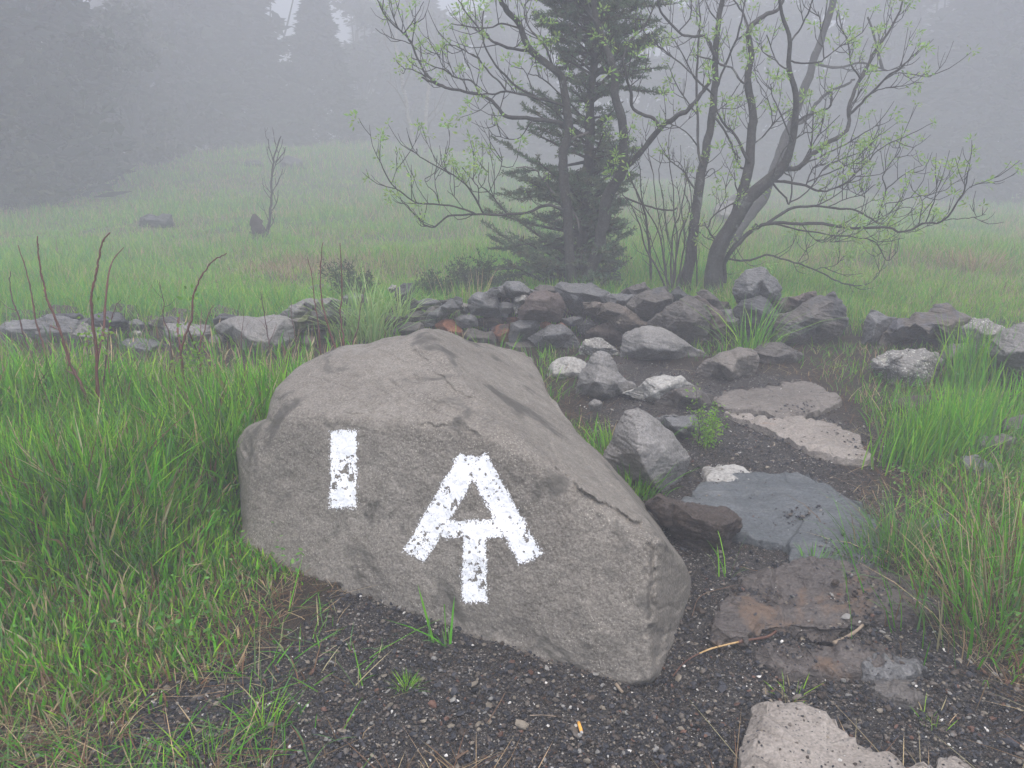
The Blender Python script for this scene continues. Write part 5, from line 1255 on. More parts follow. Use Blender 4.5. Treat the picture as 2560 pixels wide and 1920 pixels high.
for a in [
    ('c', 2, -420, 11.5, .9, 'conifer standing beyond the left edge of the photo', 1.3),
    ('b', 1, 2820, 15.5, .7, 'bushy tree standing beyond the right edge of the photo', 1.6),
    ('b', 2, -60, 10.9, .55, 'low dark bush in the bottom left corner of the forest', 1.3),
    ('b', 2, 150, 12.0, .42, 'low dark bush below the tall dark conifers at left', 1.5),
    ('c', 0, -110, 11.6, .95, 'dark conifer cut by the left edge of the photo', 1.25),
    ('b', 1, 50, 12.2, .80, 'dark bushy tree at the far left of the forest edge', 1.2),
    ('c', 1, 165, 13.4, .80, 'tall dark conifer, second from the left edge of the forest', 1.2),
    ('b', 0, 285, 13.8, .50, 'bushy tree right of the tall dark conifers at left', 1.3),
    ('b', 2, 400, 15.5, .52, 'low leafy tree under the bright gap in the forest', 1.4),
    ('c', 0, 520, 17.5, 0.85, 'hazy conifer just right of the bright gap in the sky', 1.3),
    ('c', 2, 630, 18.5, 0.76, 'hazy conifer with a broad base, left of the pale hazy tree', 1.4),
    ('b', 1, 715, 19.5, 0.55, 'pale hazy tree above the top of the grassy hill', 1.5),
    ('c', 1, 840, 18.8, 0.41, 'small hazy conifer on the crest of the hill', 1.6),
    ('b', 0, 930, 21, 0.54, 'faint bushy tree behind the two birches, left side', 1.7),
    ('c', 2, 1060, 22.5, 0.56, 'faint conifer behind the two birches', 1.8),
    ('b', 2, 1160, 21, 0.63, 'faint leafy tree seen left of the dark near conifer', 1.7),
    ('c', 0, 1290, 22.5, 0.61, 'faint conifer hidden behind the dark near conifer', 1.8),
    ('b', 1, 1420, 22, 0.51, 'faint broad tree seen between the two leafing trees', 1.9),
    ('b', 0, 1580, 21.5, 0.63, 'faint tree directly behind the split-trunk tree', 1.8),
    ('c', 1, 1720, 22, 0.61, 'faint conifer behind the middle of the wide-spreading tree', 2.0),
    ('b', 2, 1850, 21, 0.81, 'faint leafy tree behind the right-hand branches', 1.6),
    ('b', 1, 2000, 20.5, 0.61, 'hazy tree just clear of the right-hand branches', 1.8),
    ('c', 2, 2130, 20, 0.63, 'hazy conifer in the right part of the forest edge', 1.9),
    ('b', 0, 2260, 18.5, 0.73, 'grey bushy tree third from the right edge of the photo', 1.6),
    ('c', 0, 2400, 17.0, 0.76, 'dusky conifer second from the right edge of the photo', 1.8),
    ('b', 1, 2540, 16.5, 0.76, 'dusky bushy tree at the right edge of the photo', 1.6),
    ('c', 1, 460, 24, 0.98, 'very faint conifer showing through the bright gap in the forest', 1.2),
    ('c', 2, 980, 27, 0.61, 'very faint conifer far behind the birches', 2.0),
    ('c', 1, 2200, 25, 0.98, 'very faint conifer far behind the right part of the meadow', 1.7)]:
    forest_tree(*a)

# ================================================================== GRASS
M_GRASS = tint_mat('grass_blades', .5, .38, .15)
FOOT = np.array([D(*p) for p in [(540, 1190), (740, 1290), (1000, 1362), (1180, 1420), (1300, 1440), (1400, 1430), (1480, 1385)]])
FOOT = np.array([at_z(u, v_, 0.)[:2] for u, v_ in FOOT])
BF = np.vstack([FOOT, [[.42, 2.15], [.40, 2.7], [.05, 3.05], [-.5, 3.1], [-.85, 2.75]]])
SLAB_BVH = [BVHTree.FromPolygons([tuple(map(float, p)) for p in V_], [tuple(map(int, f)) for f in F_]) for V_, F_ in SLABS]
SLAB_BB = [(V_[:, 0].min(), V_[:, 0].max(), V_[:, 1].min(), V_[:, 1].max()) for V_, F_ in SLABS]
def on_slab(x, y):
    for b_, bb in zip(SLAB_BVH, SLAB_BB):
        if bb[0] < x < bb[1] and bb[2] < y < bb[3]:
            h_ = b_.ray_cast(Vector((x, y, 1.0)), Vector((0, 0, -1)))
            if h_[0] is not None: return h_[0].z
    return None
G_FRESH, G_YEL, G_DRY, G_RED, G_BLUE = (.095, .31, .015), (.21, .42, .03), (.40, .33, .19), (.17, .105, .06), (.11, .22, .07)
def blade_mesh(B, H, W, az, lean, curl, colr):
    """B base points, H heights; each blade a bent tapering strip of three joints"""
    n = len(B); d = np.c_[np.cos(az), np.sin(az), np.zeros(n)]; s = np.c_[-np.sin(az), np.cos(az), np.zeros(n)]
    ph = rng.uniform(-.9, .9, n); s = s * np.cos(ph)[:, None] + d * np.sin(ph)[:, None]
    out_ = []
    for t_ in (0, .33, .68):
        off = d * (lean * t_ + curl * t_ ** 2)[:, None] * H[:, None]; up = (t_ - .35 * np.abs(curl) * t_ ** 2)[:, None] * H[:, None] * np.array([0, 0, 1.]) if not np.isscalar(t_) else (np.array([0, 0, 1.])[None] * (H * (t_ - .45 * np.abs(curl) * t_ ** 2))[:, None])
        c_ = B + off + up; wv = s * (W * (1 - .45 * t_))[:, None] * .5
        out_ += [c_ - wv, c_ + wv]
    out_.append(B + d * ((lean + curl) * H)[:, None] + np.array([0, 0, 1.])[None] * (H * (1 - .45 * np.abs(curl)))[:, None])
    P = np.stack(out_, 1).reshape(-1, 3); i = np.arange(n) * 7
    F = np.vstack([np.c_[i, i + 1, i + 3], np.c_[i, i + 3, i + 2], np.c_[i + 2, i + 3, i + 5], np.c_[i + 2, i + 5, i + 4], np.c_[i + 4, i + 5, i + 6]])
    cc = np.repeat(colr, 7, 0)
    base_dark = np.tile(np.array([0, 0, .25, .25, .5, .5, .5]), n)[:, None]
    cc = cc * (1 - .0 * base_dark)
    return P, F, cc
def up_fix(H, t_, curl): return None
def blades(name, XY, Hm, Wm, mix, label=None, cat=None, kind=None, leanm=.25, curlm=.45, parent=None, zoff=0., var=.25, origin=None, az0=None, zs=None):
    n = len(XY)
    H = Hm * rng.uniform(.45, 1.15, n); W = Wm * rng.uniform(.6, 1.3, n) * np.ones(n)
    az = rng.uniform(0, 2 * np.pi, n) if az0 is None else az0
    lean = np.abs(rng.normal(0, leanm, n)); curl = rng.beta(1.3, 3, n) * curlm * 2.2
    z = (ground(XY[:, 0], XY[:, 1]) if zs is None else zs) - .008 + zoff
    cols = np.array([c_ for c_, p in mix]); pr = np.array([p for c_, p in mix]); k = rng.choice(len(mix), n, p=pr / pr.sum()) if pr.ndim == 1 else (pr.T.cumsum(1) / pr.T.sum(1)[:, None] > rng.uniform(size=(n, 1))).argmax(1)
    colr = cols[k] * rng.uniform(1 - var, 1 + var, (n, 1)); colr[:, 0] *= rng.uniform(.85, 1.2, n)
    P, F, cc = blade_mesh(np.c_[XY, z], H, W, az, lean, curl, colr)
    return P, F, cc
def scatter(n, x0, x1, y0, y1, pw=1.0):
    u = rng.uniform(size=n)
    if pw == 1.0: y = y0 * (y1 / y0) ** u
    else:
        a = 1 - pw; y = (y0 ** a + u * (y1 ** a - y0 ** a)) ** (1 / a)
    s = rng.uniform(size=n)
    return np.c_[x0(y) + s * (x1(y) - x0(y)), y]
def ss(x): x = np.clip(x, 0, 1); return x * x * (3 - 2 * x)
def fb2(P, s, seed): return fbm(np.c_[P * s, P[:, :1] * 0], 3, seed)
fr = lambda y: .72 * y + .35
boul_out = lambda P: sdist(P, BF) > .0
# -- left bank: long wet blades
XY = scatter(80000, lambda y: -fr(y) - .1, lambda y: 0 * y - .25, 1.5, 5.0, 1.3)
XY = XY[boul_out(XY)]
sd_ = sdist(XY, GRAVEL)
lush = ss((XY[:, 1] - 1.98 + .35 * np.clip(-XY[:, 0] - 1.1, -.5, 1.2)) / .55 + .25 * fb2(XY, 2.2, 4))
prob = ss((sd_ + .04 + .12 * fb2(XY, 4, 9)) / .36) * (.42 + .58 * lush)
prob *= 1 - .85 * ss((XY[:, 1] - 3.7) / .5)
k_ = rng.uniform(size=len(XY)) < prob; XY = XY[k_]; lush = lush[k_]; sd_ = sd_[k_]
hgt = .06 + .06 * np.clip(sd_ * 2, 0, 1) + .27 * lush * (1 + .25 * fb2(XY, 3, 14)); hgt *= 1 - .62 * ss((XY[:, 1] - 3.1) / .8); _db = sdist(XY, BF); hgt *= np.where(XY[:, 1] < 2.6, .22 + .78 * ss(_db / .42), .6 + .4 * ss(_db / .2))
dry = .10 + .14 * (1 - lush) + .22 * ss((XY[:, 1] - 3.3) / .6)
mixp = [(G_FRESH, (1 - dry) * .52), (G_YEL, (1 - dry) * .38), (G_BLUE, (1 - dry) * .14), (G_DRY, dry * .8), (G_RED, dry * .35 + .05)]
n0 = len(XY)
out1 = blades('', XY, hgt, .0066 + .0034 * lush, mixp, leanm=.24, curlm=.34, var=.5)
# thatch lying flat among the short grass
XT = scatter(42000, lambda y: -fr(y) - .1, lambda y: fr(y) + .2, 1.35, 4.6, 1.4); sdt = sdist(XT, GRAVEL); XT = XT[(sdt > -.06 + .08 * fb2(XT, 5, 3)) & boul_out(XT)]
XT = XT[rng.uniform(size=len(XT)) < .8]
out2 = blades('', XT, .05 + 0 * XT[:, 0], .0024, [(G_DRY, .35), (G_RED, .65)], leanm=2.2, curlm=.5, var=.4)
# -- right bank, middle strip beyond the boulder, foot of the wall
XR = scatter(90000, lambda y: 0 * y + .15, lambda y: fr(y) + .15, 1.45, 4.95, 1.4)
XR = XR[boul_out(XR)]
sr = sdist(XR, GRAVEL); right = XR[:, 0] > .9
pr_ = ss((sr + .10 * fb2(XR, 4, 19)) / .30) * np.clip(.62 + .5 * fb2(XR, 1.7, 22), .12, 1)
k_ = rng.uniform(size=len(XR)) < pr_; XR = XR[k_]; sr = sr[k_]; right = right[k_]
pt = ss(.5 + 1.1 * fb2(XR, 1.5, 27))
hr = .04 + .07 * pt + np.where(right, .05 * ss(sr * 1.8), .02); hr = np.where(XR[:, 1] > 3.9, hr * .75, hr)
dr = np.where(right, .26, .20) + .12 * (1 - pt)
out3 = blades('', XR, hr, .0044, [(G_FRESH, (1 - dr) * .5), (G_YEL, (1 - dr) * .25), (G_BLUE, (1 - dr) * .30), (G_DRY, dr * .55), (G_RED, dr * .6)], leanm=.35, curlm=.5, var=.35)
# thin stray shoots in the gravel at left and a few in the path
XS = scatter(9000, lambda y: -fr(y), lambda y: -.25 + 0 * y, 1.3, 2.3, 1.0); sst = sdist(XS, GRAVEL)
XS = XS[(rng.uniform(size=len(XS)) < np.clip(.55 * ss((-XS[:, 0] - .25) / .7) * (fb2(XS, 5, 41) > -.1), 0, 1)) & (sdist(XS, BF) > .01)]
out4 = blades('', XS, .07 + 0 * XS[:, 0], .0036, [(G_FRESH, .4), (G_BLUE, .3), (G_DRY, .15), (G_RED, .2)], leanm=1.0, curlm=.6, var=.3)
def cat4(*a):
    V_, F_, C_ = [], [], []; n = 0
    for P_, f_, c_ in a: V_.append(P_); F_.append(f_ + n); C_.append(c_); n += len(P_)
    return np.vstack(V_), np.vstack(F_), np.vstack(C_)
P, F, c = cat4(out1, out3, out4)
tag(mk('grass', P, F, M_GRASS, colors=c), 'long wet green grass on both sides of the gravel path', 'grass', kind='stuff')
P, F, c = out2
tag(mk('dead_grass', P, F, M_GRASS, colors=c), 'brown dead grass lying flat between the green blades', 'grass', kind='stuff')
# tall dry stalks in front of the left wall
XD = scatter(800, lambda y: -fr(y), lambda y: -.55 + 0 * y, 3.0, 4.0, 1.0)
P, F, c = blades('', XD, .30 + 0 * XD[:, 0], .0040, [(G_DRY, .8), (G_RED, .2)], leanm=.4, curlm=.25, var=.3)
tag(mk('dry_grass', P, F, M_GRASS, colors=c), 'tall straw-coloured dry stalks standing in front of the left wall', 'grass', kind='stuff')
# -- meadow
XM = scatter(320000, lambda y: -.76 * y - 1.5, lambda y: .76 * y + 1.5, 5.15, 34, 1.5)
XM = XM[sdist(XM, EDGE) < .1]
wallz = (XM[:, 1] < 5.55)
XM = XM[~wallz | (rng.uniform(size=len(XM)) < .35)]
tn_ = ss(.5 + .9 * fb2(XM, .55, 61)); tn2 = ss(.45 + 1.2 * fb2(XM, 1.3, 66)); dm = np.clip(.04 + .34 * tn2 * ss((XM[:, 1] - 5) / 4) + .10 * ss(XM[:, 0] / 3), 0, .8)
stump = at_z(*D(620, 590), .1)[:2]; qs = hit(*D(640, 580)); dm = np.clip(dm + .6 * np.exp(-((XM - qs[:2]) ** 2).sum(1) / .5), 0, .95)
hm = (.09 + .12 * tn_) * (1 + .25 * fb2(XM, 3, 62)) * (1 + .02 * XM[:, 1])
out_m = blades('', XM, hm, .0042 * (1 + .16 * (XM[:, 1] - 5)), [((.13, .37, .03), (1 - dm) * .42), ((.27, .44, .05), (1 - dm) * .38), ((.09, .31, .07), (1 - dm) * .3 * tn_), (G_DRY, dm * .8), ((.22, .15, .10), dm * .25)], leanm=.32, curlm=.45, var=.3)
P, F, c = out_m
tag(mk('meadow_grass', P, F, M_GRASS, colors=c), 'misty green meadow grass sloping up to the forest', 'grass', kind='stuff')

# broad leaves of low weeds mixed into the grass
XW = np.vstack([scatter(600, lambda y: -fr(y), lambda y: -.35 + 0 * y, 1.5, 3.4, 1.2), scatter(900, lambda y: .6 + 0 * y, lambda y: fr(y), 1.6, 4.4, 1.2)]); XW = XW[(sdist(XW, GRAVEL) > .06) & (fb2(XW, 9, 55) > -.1) & boul_out(XW)]
nW = len(XW) * 4; XW4 = np.repeat(XW, 4, 0) + rng.normal(0, .012, (nW, 2)); zW = ground(XW4[:, 0], XW4[:, 1]) + rng.uniform(.01, .13, nW); nd = rdir(nW); nd[:, 2] = np.abs(nd[:, 2]) * .4; nd = unit(nd)
LW = rng.uniform(.005, .011, (nW, 1)); P, F, c = foliage_mesh(np.c_[XW4, zW], nd * LW, unit(np.cross(nd, np.array([0, 0, 1.]) + rdir(nW) * .5)) * LW * .62, leafcols(nW, (.11, .25, .05), .35))
tag(mk('weeds', P, F, M_LEAF, colors=c), 'small broad-leaved weeds growing among the grass', 'weeds', kind='stuff')
# ---- single tufts and clumps
def tuft(name, label, zk, base, Y, n, h, rad, wdt, mix, leanm=.35, curlm=.6, az=None, cat='grass tuft', z=None, group=None):
    u, v_ = px(zk, *base)
    q = at_y(u, v_, Y) if Y else hit(u, v_)
    x, y = q[0], q[1]; zz = g1(x, y) if z is None else (q[2] if z == 'ray' else z)
    XY = np.c_[x + rng.normal(0, rad, n), y + rng.normal(0, rad * .8, n)]
    a0 = None if az is None else az + rng.normal(0, .9, n)
    if a0 is None: a0 = np.arctan2(XY[:, 1] - y, XY[:, 0] - x) + rng.normal(0, .6, n)
    P, F, c = blades('', XY, np.full(n, h), wdt, mix, leanm=leanm, curlm=curlm, az0=a0, zs=np.full(n, zz) if z is not None else None, var=.28)
    o = mk(name, P, F, M_GRASS, origin=[x, y, zz], colors=c); tag(o, label, cat, group); return o
FR = [(G_FRESH, .45), (G_YEL, .4), (G_BLUE, .15)]
PALEG = [((.26, .42, .13), .6), ((.34, .48, .18), .4)]
tuft('grass_tuft', 'arching pale green grass tuft growing from the top of the left wall', 'A', (805, 745), 4.95, 150, .50, .07, .009, PALEG, .22, .75)
tuft('grass_tuft', 'smaller left lobe of arching grass beside the big wall tuft', 'A', (745, 730), 4.98, 60, .42, .05, .009, PALEG, .2, .7)
tuft('grass_tuft', 'thin spray of drooping grass against the dark upright stone', 'I', (210, 400), 4.95, 36, .30, .03, .009, PALEG, .3, .8, z='ray')
tuft('grass_tuft', 'bright green grass tuft in front of the black wet wall stone', 'J', (1290, 760), 4.72, 85, .42, .06, .007, FR, .28, .6)
tuft('grass_tuft', 'green blades sprouting behind the peak of the painted boulder', 'I', (1090, 720), 4.3, 34, .28, .04, .007, FR, .25, .4)
tuft('grass_tuft', 'little green blades at the right end of the dark base stones', 'I', (1500, 800), 4.6, 60, .10, .10, .005, FR)
for lab, b_, n, h, rd in [('lush green grass clump right of the path, front left part', (720, 1400), 330, .27, .085), ('lush green grass clump right of the path, middle part', (930, 1370), 360, .32, .095), ('lush green grass clump right of the path, right part', (1110, 1250), 260, .30, .08),
                          ('tall upright grass behind the lush clump, left of the big pale boulder', (1140, 800), 240, .40, .08), ('grass blades under the big pale boulder at the right edge', (1560, 1020), 110, .26, .09)]:
    tuft('grass_clump', lab, 'K', b_, None, n, h, rd, .0062, FR, .20, .28, az=random.choice((0.2, .6, 1.2)), cat='grass clump')
tuft('grass_tuft', 'blue-green grass tuft between blue-grey slab and small grey stone', 'P', (1290, 740), None, 300, .19, .07, .0042, [(G_BLUE, .6), (G_FRESH, .3), (G_DRY, .12)], .35, .5)
tuft('grass_tuft', 'leaning grass at the right edge beside the gravel', 'P', (1720, 1060), None, 420, .26, .13, .0045, [(G_FRESH, .5), (G_BLUE, .2), (G_DRY, .2), (G_RED, .15)], .35, .4)
tuft('grass_tuft', 'dense grass at the right edge behind the leaning grass', 'P', (1790, 860), None, 380, .30, .14, .0045, [(G_FRESH, .45), (G_YEL, .2), (G_DRY, .25), (G_RED, .15)], .3, .35)
tuft('grass_tuft', 'olive grass around the small pale grey stone', 'P', (1560, 740), None, 260, .17, .13, .004, [(G_FRESH, .4), (G_DRY, .25), (G_RED, .25)], .4, .5)
tuft('grass_tuft', 'small grass tuft at the lower edge of the blue-grey slab', 'P', (930, 790), None, 60, .085, .022, .004, [(G_BLUE, .5), (G_FRESH, .5)], .4, .4)
tuft('grass_tuft', 'small grass tuft at the right foot of the blue-grey slab', 'P', (1120, 775), None, 70, .085, .035, .004, [(G_BLUE, .5), (G_FRESH, .5)], .4, .4)
tuft('grass_tuft', 'two or three long blades beside the dark rotten-looking rock', 'P', (545, 830), None, 7, .16, .012, .006, FR, .3, .4)
tuft('grass_tuft', 'grass tuft growing at the left foot of the triangular rock', 'P', (150, 480), None, 150, .15, .05, .005, FR, .35, .4)
tuft('grass_tuft', 'grass growing between triangular rock and painted boulder', 'P', (40, 330), None, 200, .17, .08, .005, FR, .35, .45)
tuft('grass_tuft', 'tiny tuft in the gravel above the buff granite block', 'P', (830, 1350), None, 30, .045, .02, .003, [(G_YEL, .5), (G_DRY, .4)], .5, .4)
tuft('grass_tuft', 'tiny tuft in the gravel right of the buff granite block', 'P', (1460, 1460), None, 26, .04, .02, .003, [(G_YEL, .5), (G_DRY, .4)], .5, .4)
tuft('grass_tuft', 'flat sprawling weed at the foot of the painted boulder', 'S', (495, 470), None, 8, .10, .006, .006, [(G_FRESH, .5), (G_BLUE, .5)], 1.0, .5)
tuft('grass_tuft', 'broad bent green blade left of the sprawling weed', 'S', (400, 440), None, 4, .10, .004, .007, [(G_FRESH, .5), (G_BLUE, .5)], 1.4, .5, az=3.0)
tuft('grass_tuft', 'feathery green weed alone in the gravel at bottom centre', 'S', (250, 700), None, 60, .045, .012, .0022, [(G_FRESH, .5), (G_YEL, .5)], .6, .4)
tuft('grass_tuft', 'green tuft in the gravel near the bottom left', 'T', (1320, 1450), None, 60, .07, .030, .0035, FR, .5, .5)
tuft('grass_tuft', 'green tuft cut by the bottom edge, lower left', 'T', (1060, 1640), None, 45, .07, .035, .0035, FR, .6, .5)
tuft('dry_grass_tuft', 'tawny dry grass tuft in the meadow at right', 'A', (2105, 640), 8.0, 300, .30, .14, .007, [(G_DRY, .5), ((.30, .19, .11), .5)], .5, .6)
tuft('dry_grass_tuft', 'thin dry stalks standing on the wall left of the cap stone', 'I', (830, 330), 5.35, 46, .30, .10, .004, [(G_DRY, .9), (G_YEL, .1)], .25, .2, z='ray')

# ---- leafy sprout beside the path
def sprout():
    q = hit(*px('M', 1095, 650)); root = empty('leafy_sprout', [q[0], q[1], g1(q[0], q[1])]); tag(root, 'bright yellow-green leafy sprout standing beside the gravel path', 'plant')
    T = Tubes(); tips = []
    for k in range(17):
        a = random.uniform(0, 6.28); r = random.uniform(0, .055); h = random.uniform(.10, .215); b0 = q + np.array([random.gauss(0, .016), random.gauss(0, .014), -.01])
        e_ = b0 + np.array([math.cos(a) * (r + .02), math.sin(a) * r, h]); W = resample([b0, (b0 + e_) / 2 + [0, 0, .01], e_], 7); T.add(W, .0018, .0008, 4, 0, False)
        for i in range(1, 7):
            for _ in range(2): tips.append((W[i], unit(rdir(1)[0] * .9 + np.array([0, 0, .5]))))
    T.build('stems', plain_mat('green_stem', (.08, .16, .03), (.14, .22, .05), 20, .5, .1), root)
    P, F, c = leaf_tufts(tips, .95, (2, 4), .0085, .0042, (.20, .38, .04), .25); mk('leaves', P, F, M_LEAF, root, colors=c)
    T2 = Tubes(); b0 = q + np.array([-.035, .01, 0]); pts = [at_y(*px('M', *p), q[1] + .01) for p in [(1055, 560), (1045, 450), (1040, 380), (1035, 300)]]; pts = [b0] + pts; W = resample(pts, 14); T2.add(W, .0022, .001, 5, .1)
    T2.build('dark_stem', M_BARKD, root); P, F, c = leaf_tufts([(W[i], unit(rdir(1)[0] + np.array([0, 0, .4]))) for i in range(4, 14)] * 2, .9, (1, 3), .008, .004, (.20, .36, .04), .25); mk('stem_leaves', P, F, M_LEAF, root, colors=c)
sprout()

# ---- red bramble canes
M_CANE = plain_mat('red_brown_cane', (.075, .026, .020), (.15, .055, .042), 30, .45, .4, .4)
M_CANED = plain_mat('dark_cane', (.05, .022, .022), (.11, .05, .045), 30, .5, .4, .4)
def cane(label, pts, Y, r0, mat=M_CANE, branches=(), leaves=(), side=0):
    r0 *= 1.02
    T = Tubes(); P = [at_y(*px('E', *p), Y + .12 * i / len(pts)) for i, p in enumerate(pts)]
    b0 = P[0].copy(); b0[2] = g1(b0[0], b0[1]) - .01; L = [b0] + P if P[0][2] > b0[2] + .02 else P
    W = resample(L, len(L) * 5); W += rng.normal(0, .0012, W.shape)
    R = np.linspace(r0, r0 * .38, len(W)); R[::5] *= 1.35
    root = empty('bramble_cane', [b0[0], b0[1], b0[2]]); tag(root, label, 'cane', 'red canes in the left-hand grass')
    T.add(W, R, 0, 6, .0)
    for i in range(6, len(W) - 1, 3):   # buds and thorns
        d = unit(rdir(1)[0] * .8 + np.array([0, 0, .4])); T.add(np.array([W[i], W[i] + d * (R[i] + .004)]), R[i] * .8, R[i] * .15, 4, 0, False)
    if side:
        for _ in range(side):
            i = random.randint(len(W) // 3, len(W) - 3); d = unit(W[i + 1] - W[i] + rdir(1)[0] * .8 + np.array([0, 0, .3])); T.add(resample([W[i], W[i] + d * .03, W[i] + d * .06 + [0, 0, .02]], 5), .0012, .0006, 4, 0, False)
    T.build('stem', mat, root)
    for q in branches:
        T = Tubes(); Pq = [at_y(*px('E', *p), Y + .06 + .05 * j) for j, p in enumerate(q)]
        k = np.argmin(np.linalg.norm(W - Pq[0], axis=1)); Pq[0] = W[k]; Wq = resample(Pq, len(Pq) * 4); Rq = np.linspace(R[k] * .75, r0 * .25, len(Wq)); Rq[::4] *= 1.4; T.add(Wq, Rq, 0, 5)
        T.build('side_shoot', mat, root)
    if leaves:
        tp = []
        for (x, y, n) in leaves:
            c0 = at_y(*px('E', x, y), Y + .06)
            tp += [(c0 + rng.normal(0, .012 if n < 10 else .03, 3), rdir(1)[0]) for _ in range(n)]
        Pm, F, c = leaf_tufts(tp, 1, (3, 6), .010, .006, (.17, .33, .04), .25); mk('leaves', Pm, F, M_LEAF, root, colors=c)
cane('long red cane curving up left, second tall one from the left edge', [(455, 950), (410, 810), (360, 720), (310, 560), (280, 480), (235, 370), (220, 300), (200, 200), (190, 120), (187, 60)], 3.05, .0062, branches=[[(285, 540), (262, 515), (255, 508)], [(385, 770), (350, 742), (330, 738)]])
cane('tallest forked red cane with green leaf buds', [(525, 1060), (490, 800), (485, 640), (465, 480), (460, 360), (480, 270), (495, 180), (510, 100), (553, 40)], 2.95, .0066, branches=[[(488, 660), (520, 540), (530, 400), (545, 260), (570, 180), (622, 118)]], leaves=[(455, 560, 9), (480, 630, 7), (455, 450, 5), (560, 545, 3)])
cane('thin dark cane just right of the tallest forked one', [(520, 860), (540, 620), (550, 510), (580, 420), (605, 380)], 3.15, .0036, M_CANED)
cane('short cane with a side shoot at the left edge', [(175, 700), (130, 590), (95, 470), (60, 370), (50, 290), (55, 240)], 3.6, .0042, M_CANED, branches=[[(80, 440), (40, 420), (0, 385)]])
cane('straight tall cane, third from the left edge', [(240, 700), (215, 600), (180, 480), (160, 360), (130, 230), (90, 105)], 3.5, .0050)
cane('red cane with a bent-over tip in front of the left wall', [(960, 940), (930, 800), (910, 650), (935, 550), (965, 470), (970, 370), (1000, 290), (1040, 220), (1080, 180), (1138, 150)], 3.25, .0058, branches=[[(920, 620), (895, 540), (905, 460)], [(950, 520), (990, 640), (1005, 700)]], leaves=[(960, 700, 26), (1000, 680, 16), (940, 515, 3), (950, 375, 2)])
cane('slim cane left of the bent-tipped one', [(905, 900), (870, 700), (850, 560), (820, 460), (825, 400), (800, 290)], 3.4, .0034, M_CANED, side=5)
cane('short red cane right of the bent-tipped one', [(1005, 700), (1005, 620), (1025, 540), (1050, 450), (1080, 405)], 3.6, .0040, branches=[[(1008, 600), (1010, 480), (1015, 430)]])
cane('short red cane pair low behind the bent-tipped one', [(900, 600), (893, 520), (897, 460), (910, 440)], 3.6, .0042)
cane('dark twiggy cane in front of the big pale wall block', [(1385, 760), (1360, 650), (1345, 560), (1330, 460), (1310, 340)], 3.9, .0044, M_CANED, branches=[[(1350, 600), (1370, 560), (1392, 500)], [(1340, 540), (1322, 500), (1300, 480)]], side=5)
cane('thin fan-shaped dry cane left of the dark twiggy one', [(1215, 620), (1213, 560), (1225, 480), (1225, 420)], 4.1, .0026, M_CANED, branches=[[(1214, 580), (1235, 520), (1258, 480)], [(1216, 600), (1240, 570), (1260, 550)], [(1214, 540), (1200, 500), (1190, 470)]])
cane('slender cane over the right half of the big pale wall block', [(1500, 700), (1480, 540), (1465, 460), (1465, 395)], 4.0, .0032, M_CANED)
cane('first of the four red canes left of the arching grass tuft', [(1612, 640), (1600, 500), (1580, 380), (1570, 270), (1545, 165)], 3.9, .0042)
cane('thick reddish cane, second of the four beside the arching grass tuft', [(1690, 650), (1660, 550), (1630, 440), (1615, 350), (1610, 250), (1620, 90)], 3.85, .0056)
cane('tall red cane, third of the four beside the arching grass tuft', [(1733, 660), (1725, 560), (1710, 450), (1720, 350), (1715, 200), (1710, 95)], 3.85, .0052)
cane('short dark cane leaning right in front of the arching grass tuft', [(1765, 650), (1800, 520), (1812, 430), (1832, 320)], 3.9, .0044, M_CANED)

# ---- low conifer sprigs behind the wall
def low_shrub(label, zk, base, Y, w_, h, n, dirx):
    q = at_y(*px(zk, *base), Y); root = empty('low_conifer_shrub', [q[0], Y, g1(q[0], Y)]); tag(root, label, 'shrub')
    T = Tubes(); C, U, W, K = [], [], [], []
    for _ in range(n):
        a = random.uniform(-1, 1); e_ = np.array([q[0] + w_ * (a * .5 + dirx * .3), Y + random.uniform(-.5, .5) * w_, q[2] + h * random.uniform(.3, 1.) * (1 - .4 * abs(a))]); b0 = np.array([q[0], Y, g1(q[0], Y)])
        Wp = resample([b0, (b0 + e_) / 2 + [0, 0, h * .1], e_], 7); T.add(Wp, .008, .002, 4)
        for s_ in range(26):
            i = random.randint(2, 6); p = Wp[i] + rdir(1)[0] * .03; sp = unit(rdir(1)[0] + unit(e_ - b0)); nn_ = 16; tp = rng.uniform(0, 1, nn_)[:, None]; nd = unit(sp * .8 + rdir(nn_) * .8); ln = rng.uniform(.009, .017, (nn_, 1))
            C.append(p + sp * tp * .10 + nd * ln); U.append(nd * ln); W.append(unit(np.cross(nd, rdir(nn_))) * .0035); K.append(np.repeat(leafcols(1, (.045, .07, .035)), nn_, 0))
    T.build('branches', M_BARKD, root); P, F, c = foliage_mesh(np.vstack(C), np.vstack(U), np.vstack(W), np.vstack(K)); mk('foliage', P, F, M_NEEDLE, root, colors=c)
low_shrub('low dark conifer shrub leaning left behind the arching grass tuft', 'A', (800, 630), 6.0, .46, .20, 8, -1)
low_shrub('low dark conifer sprigs behind the wall, right of the arching tuft', 'A', (950, 640), 6.1, .36, .18, 8, 0)
low_shrub('low spreading conifer shrub at the left foot of the dark conifer', 'A', (1040, 640), 6.3, .5, .34, 13, 0)

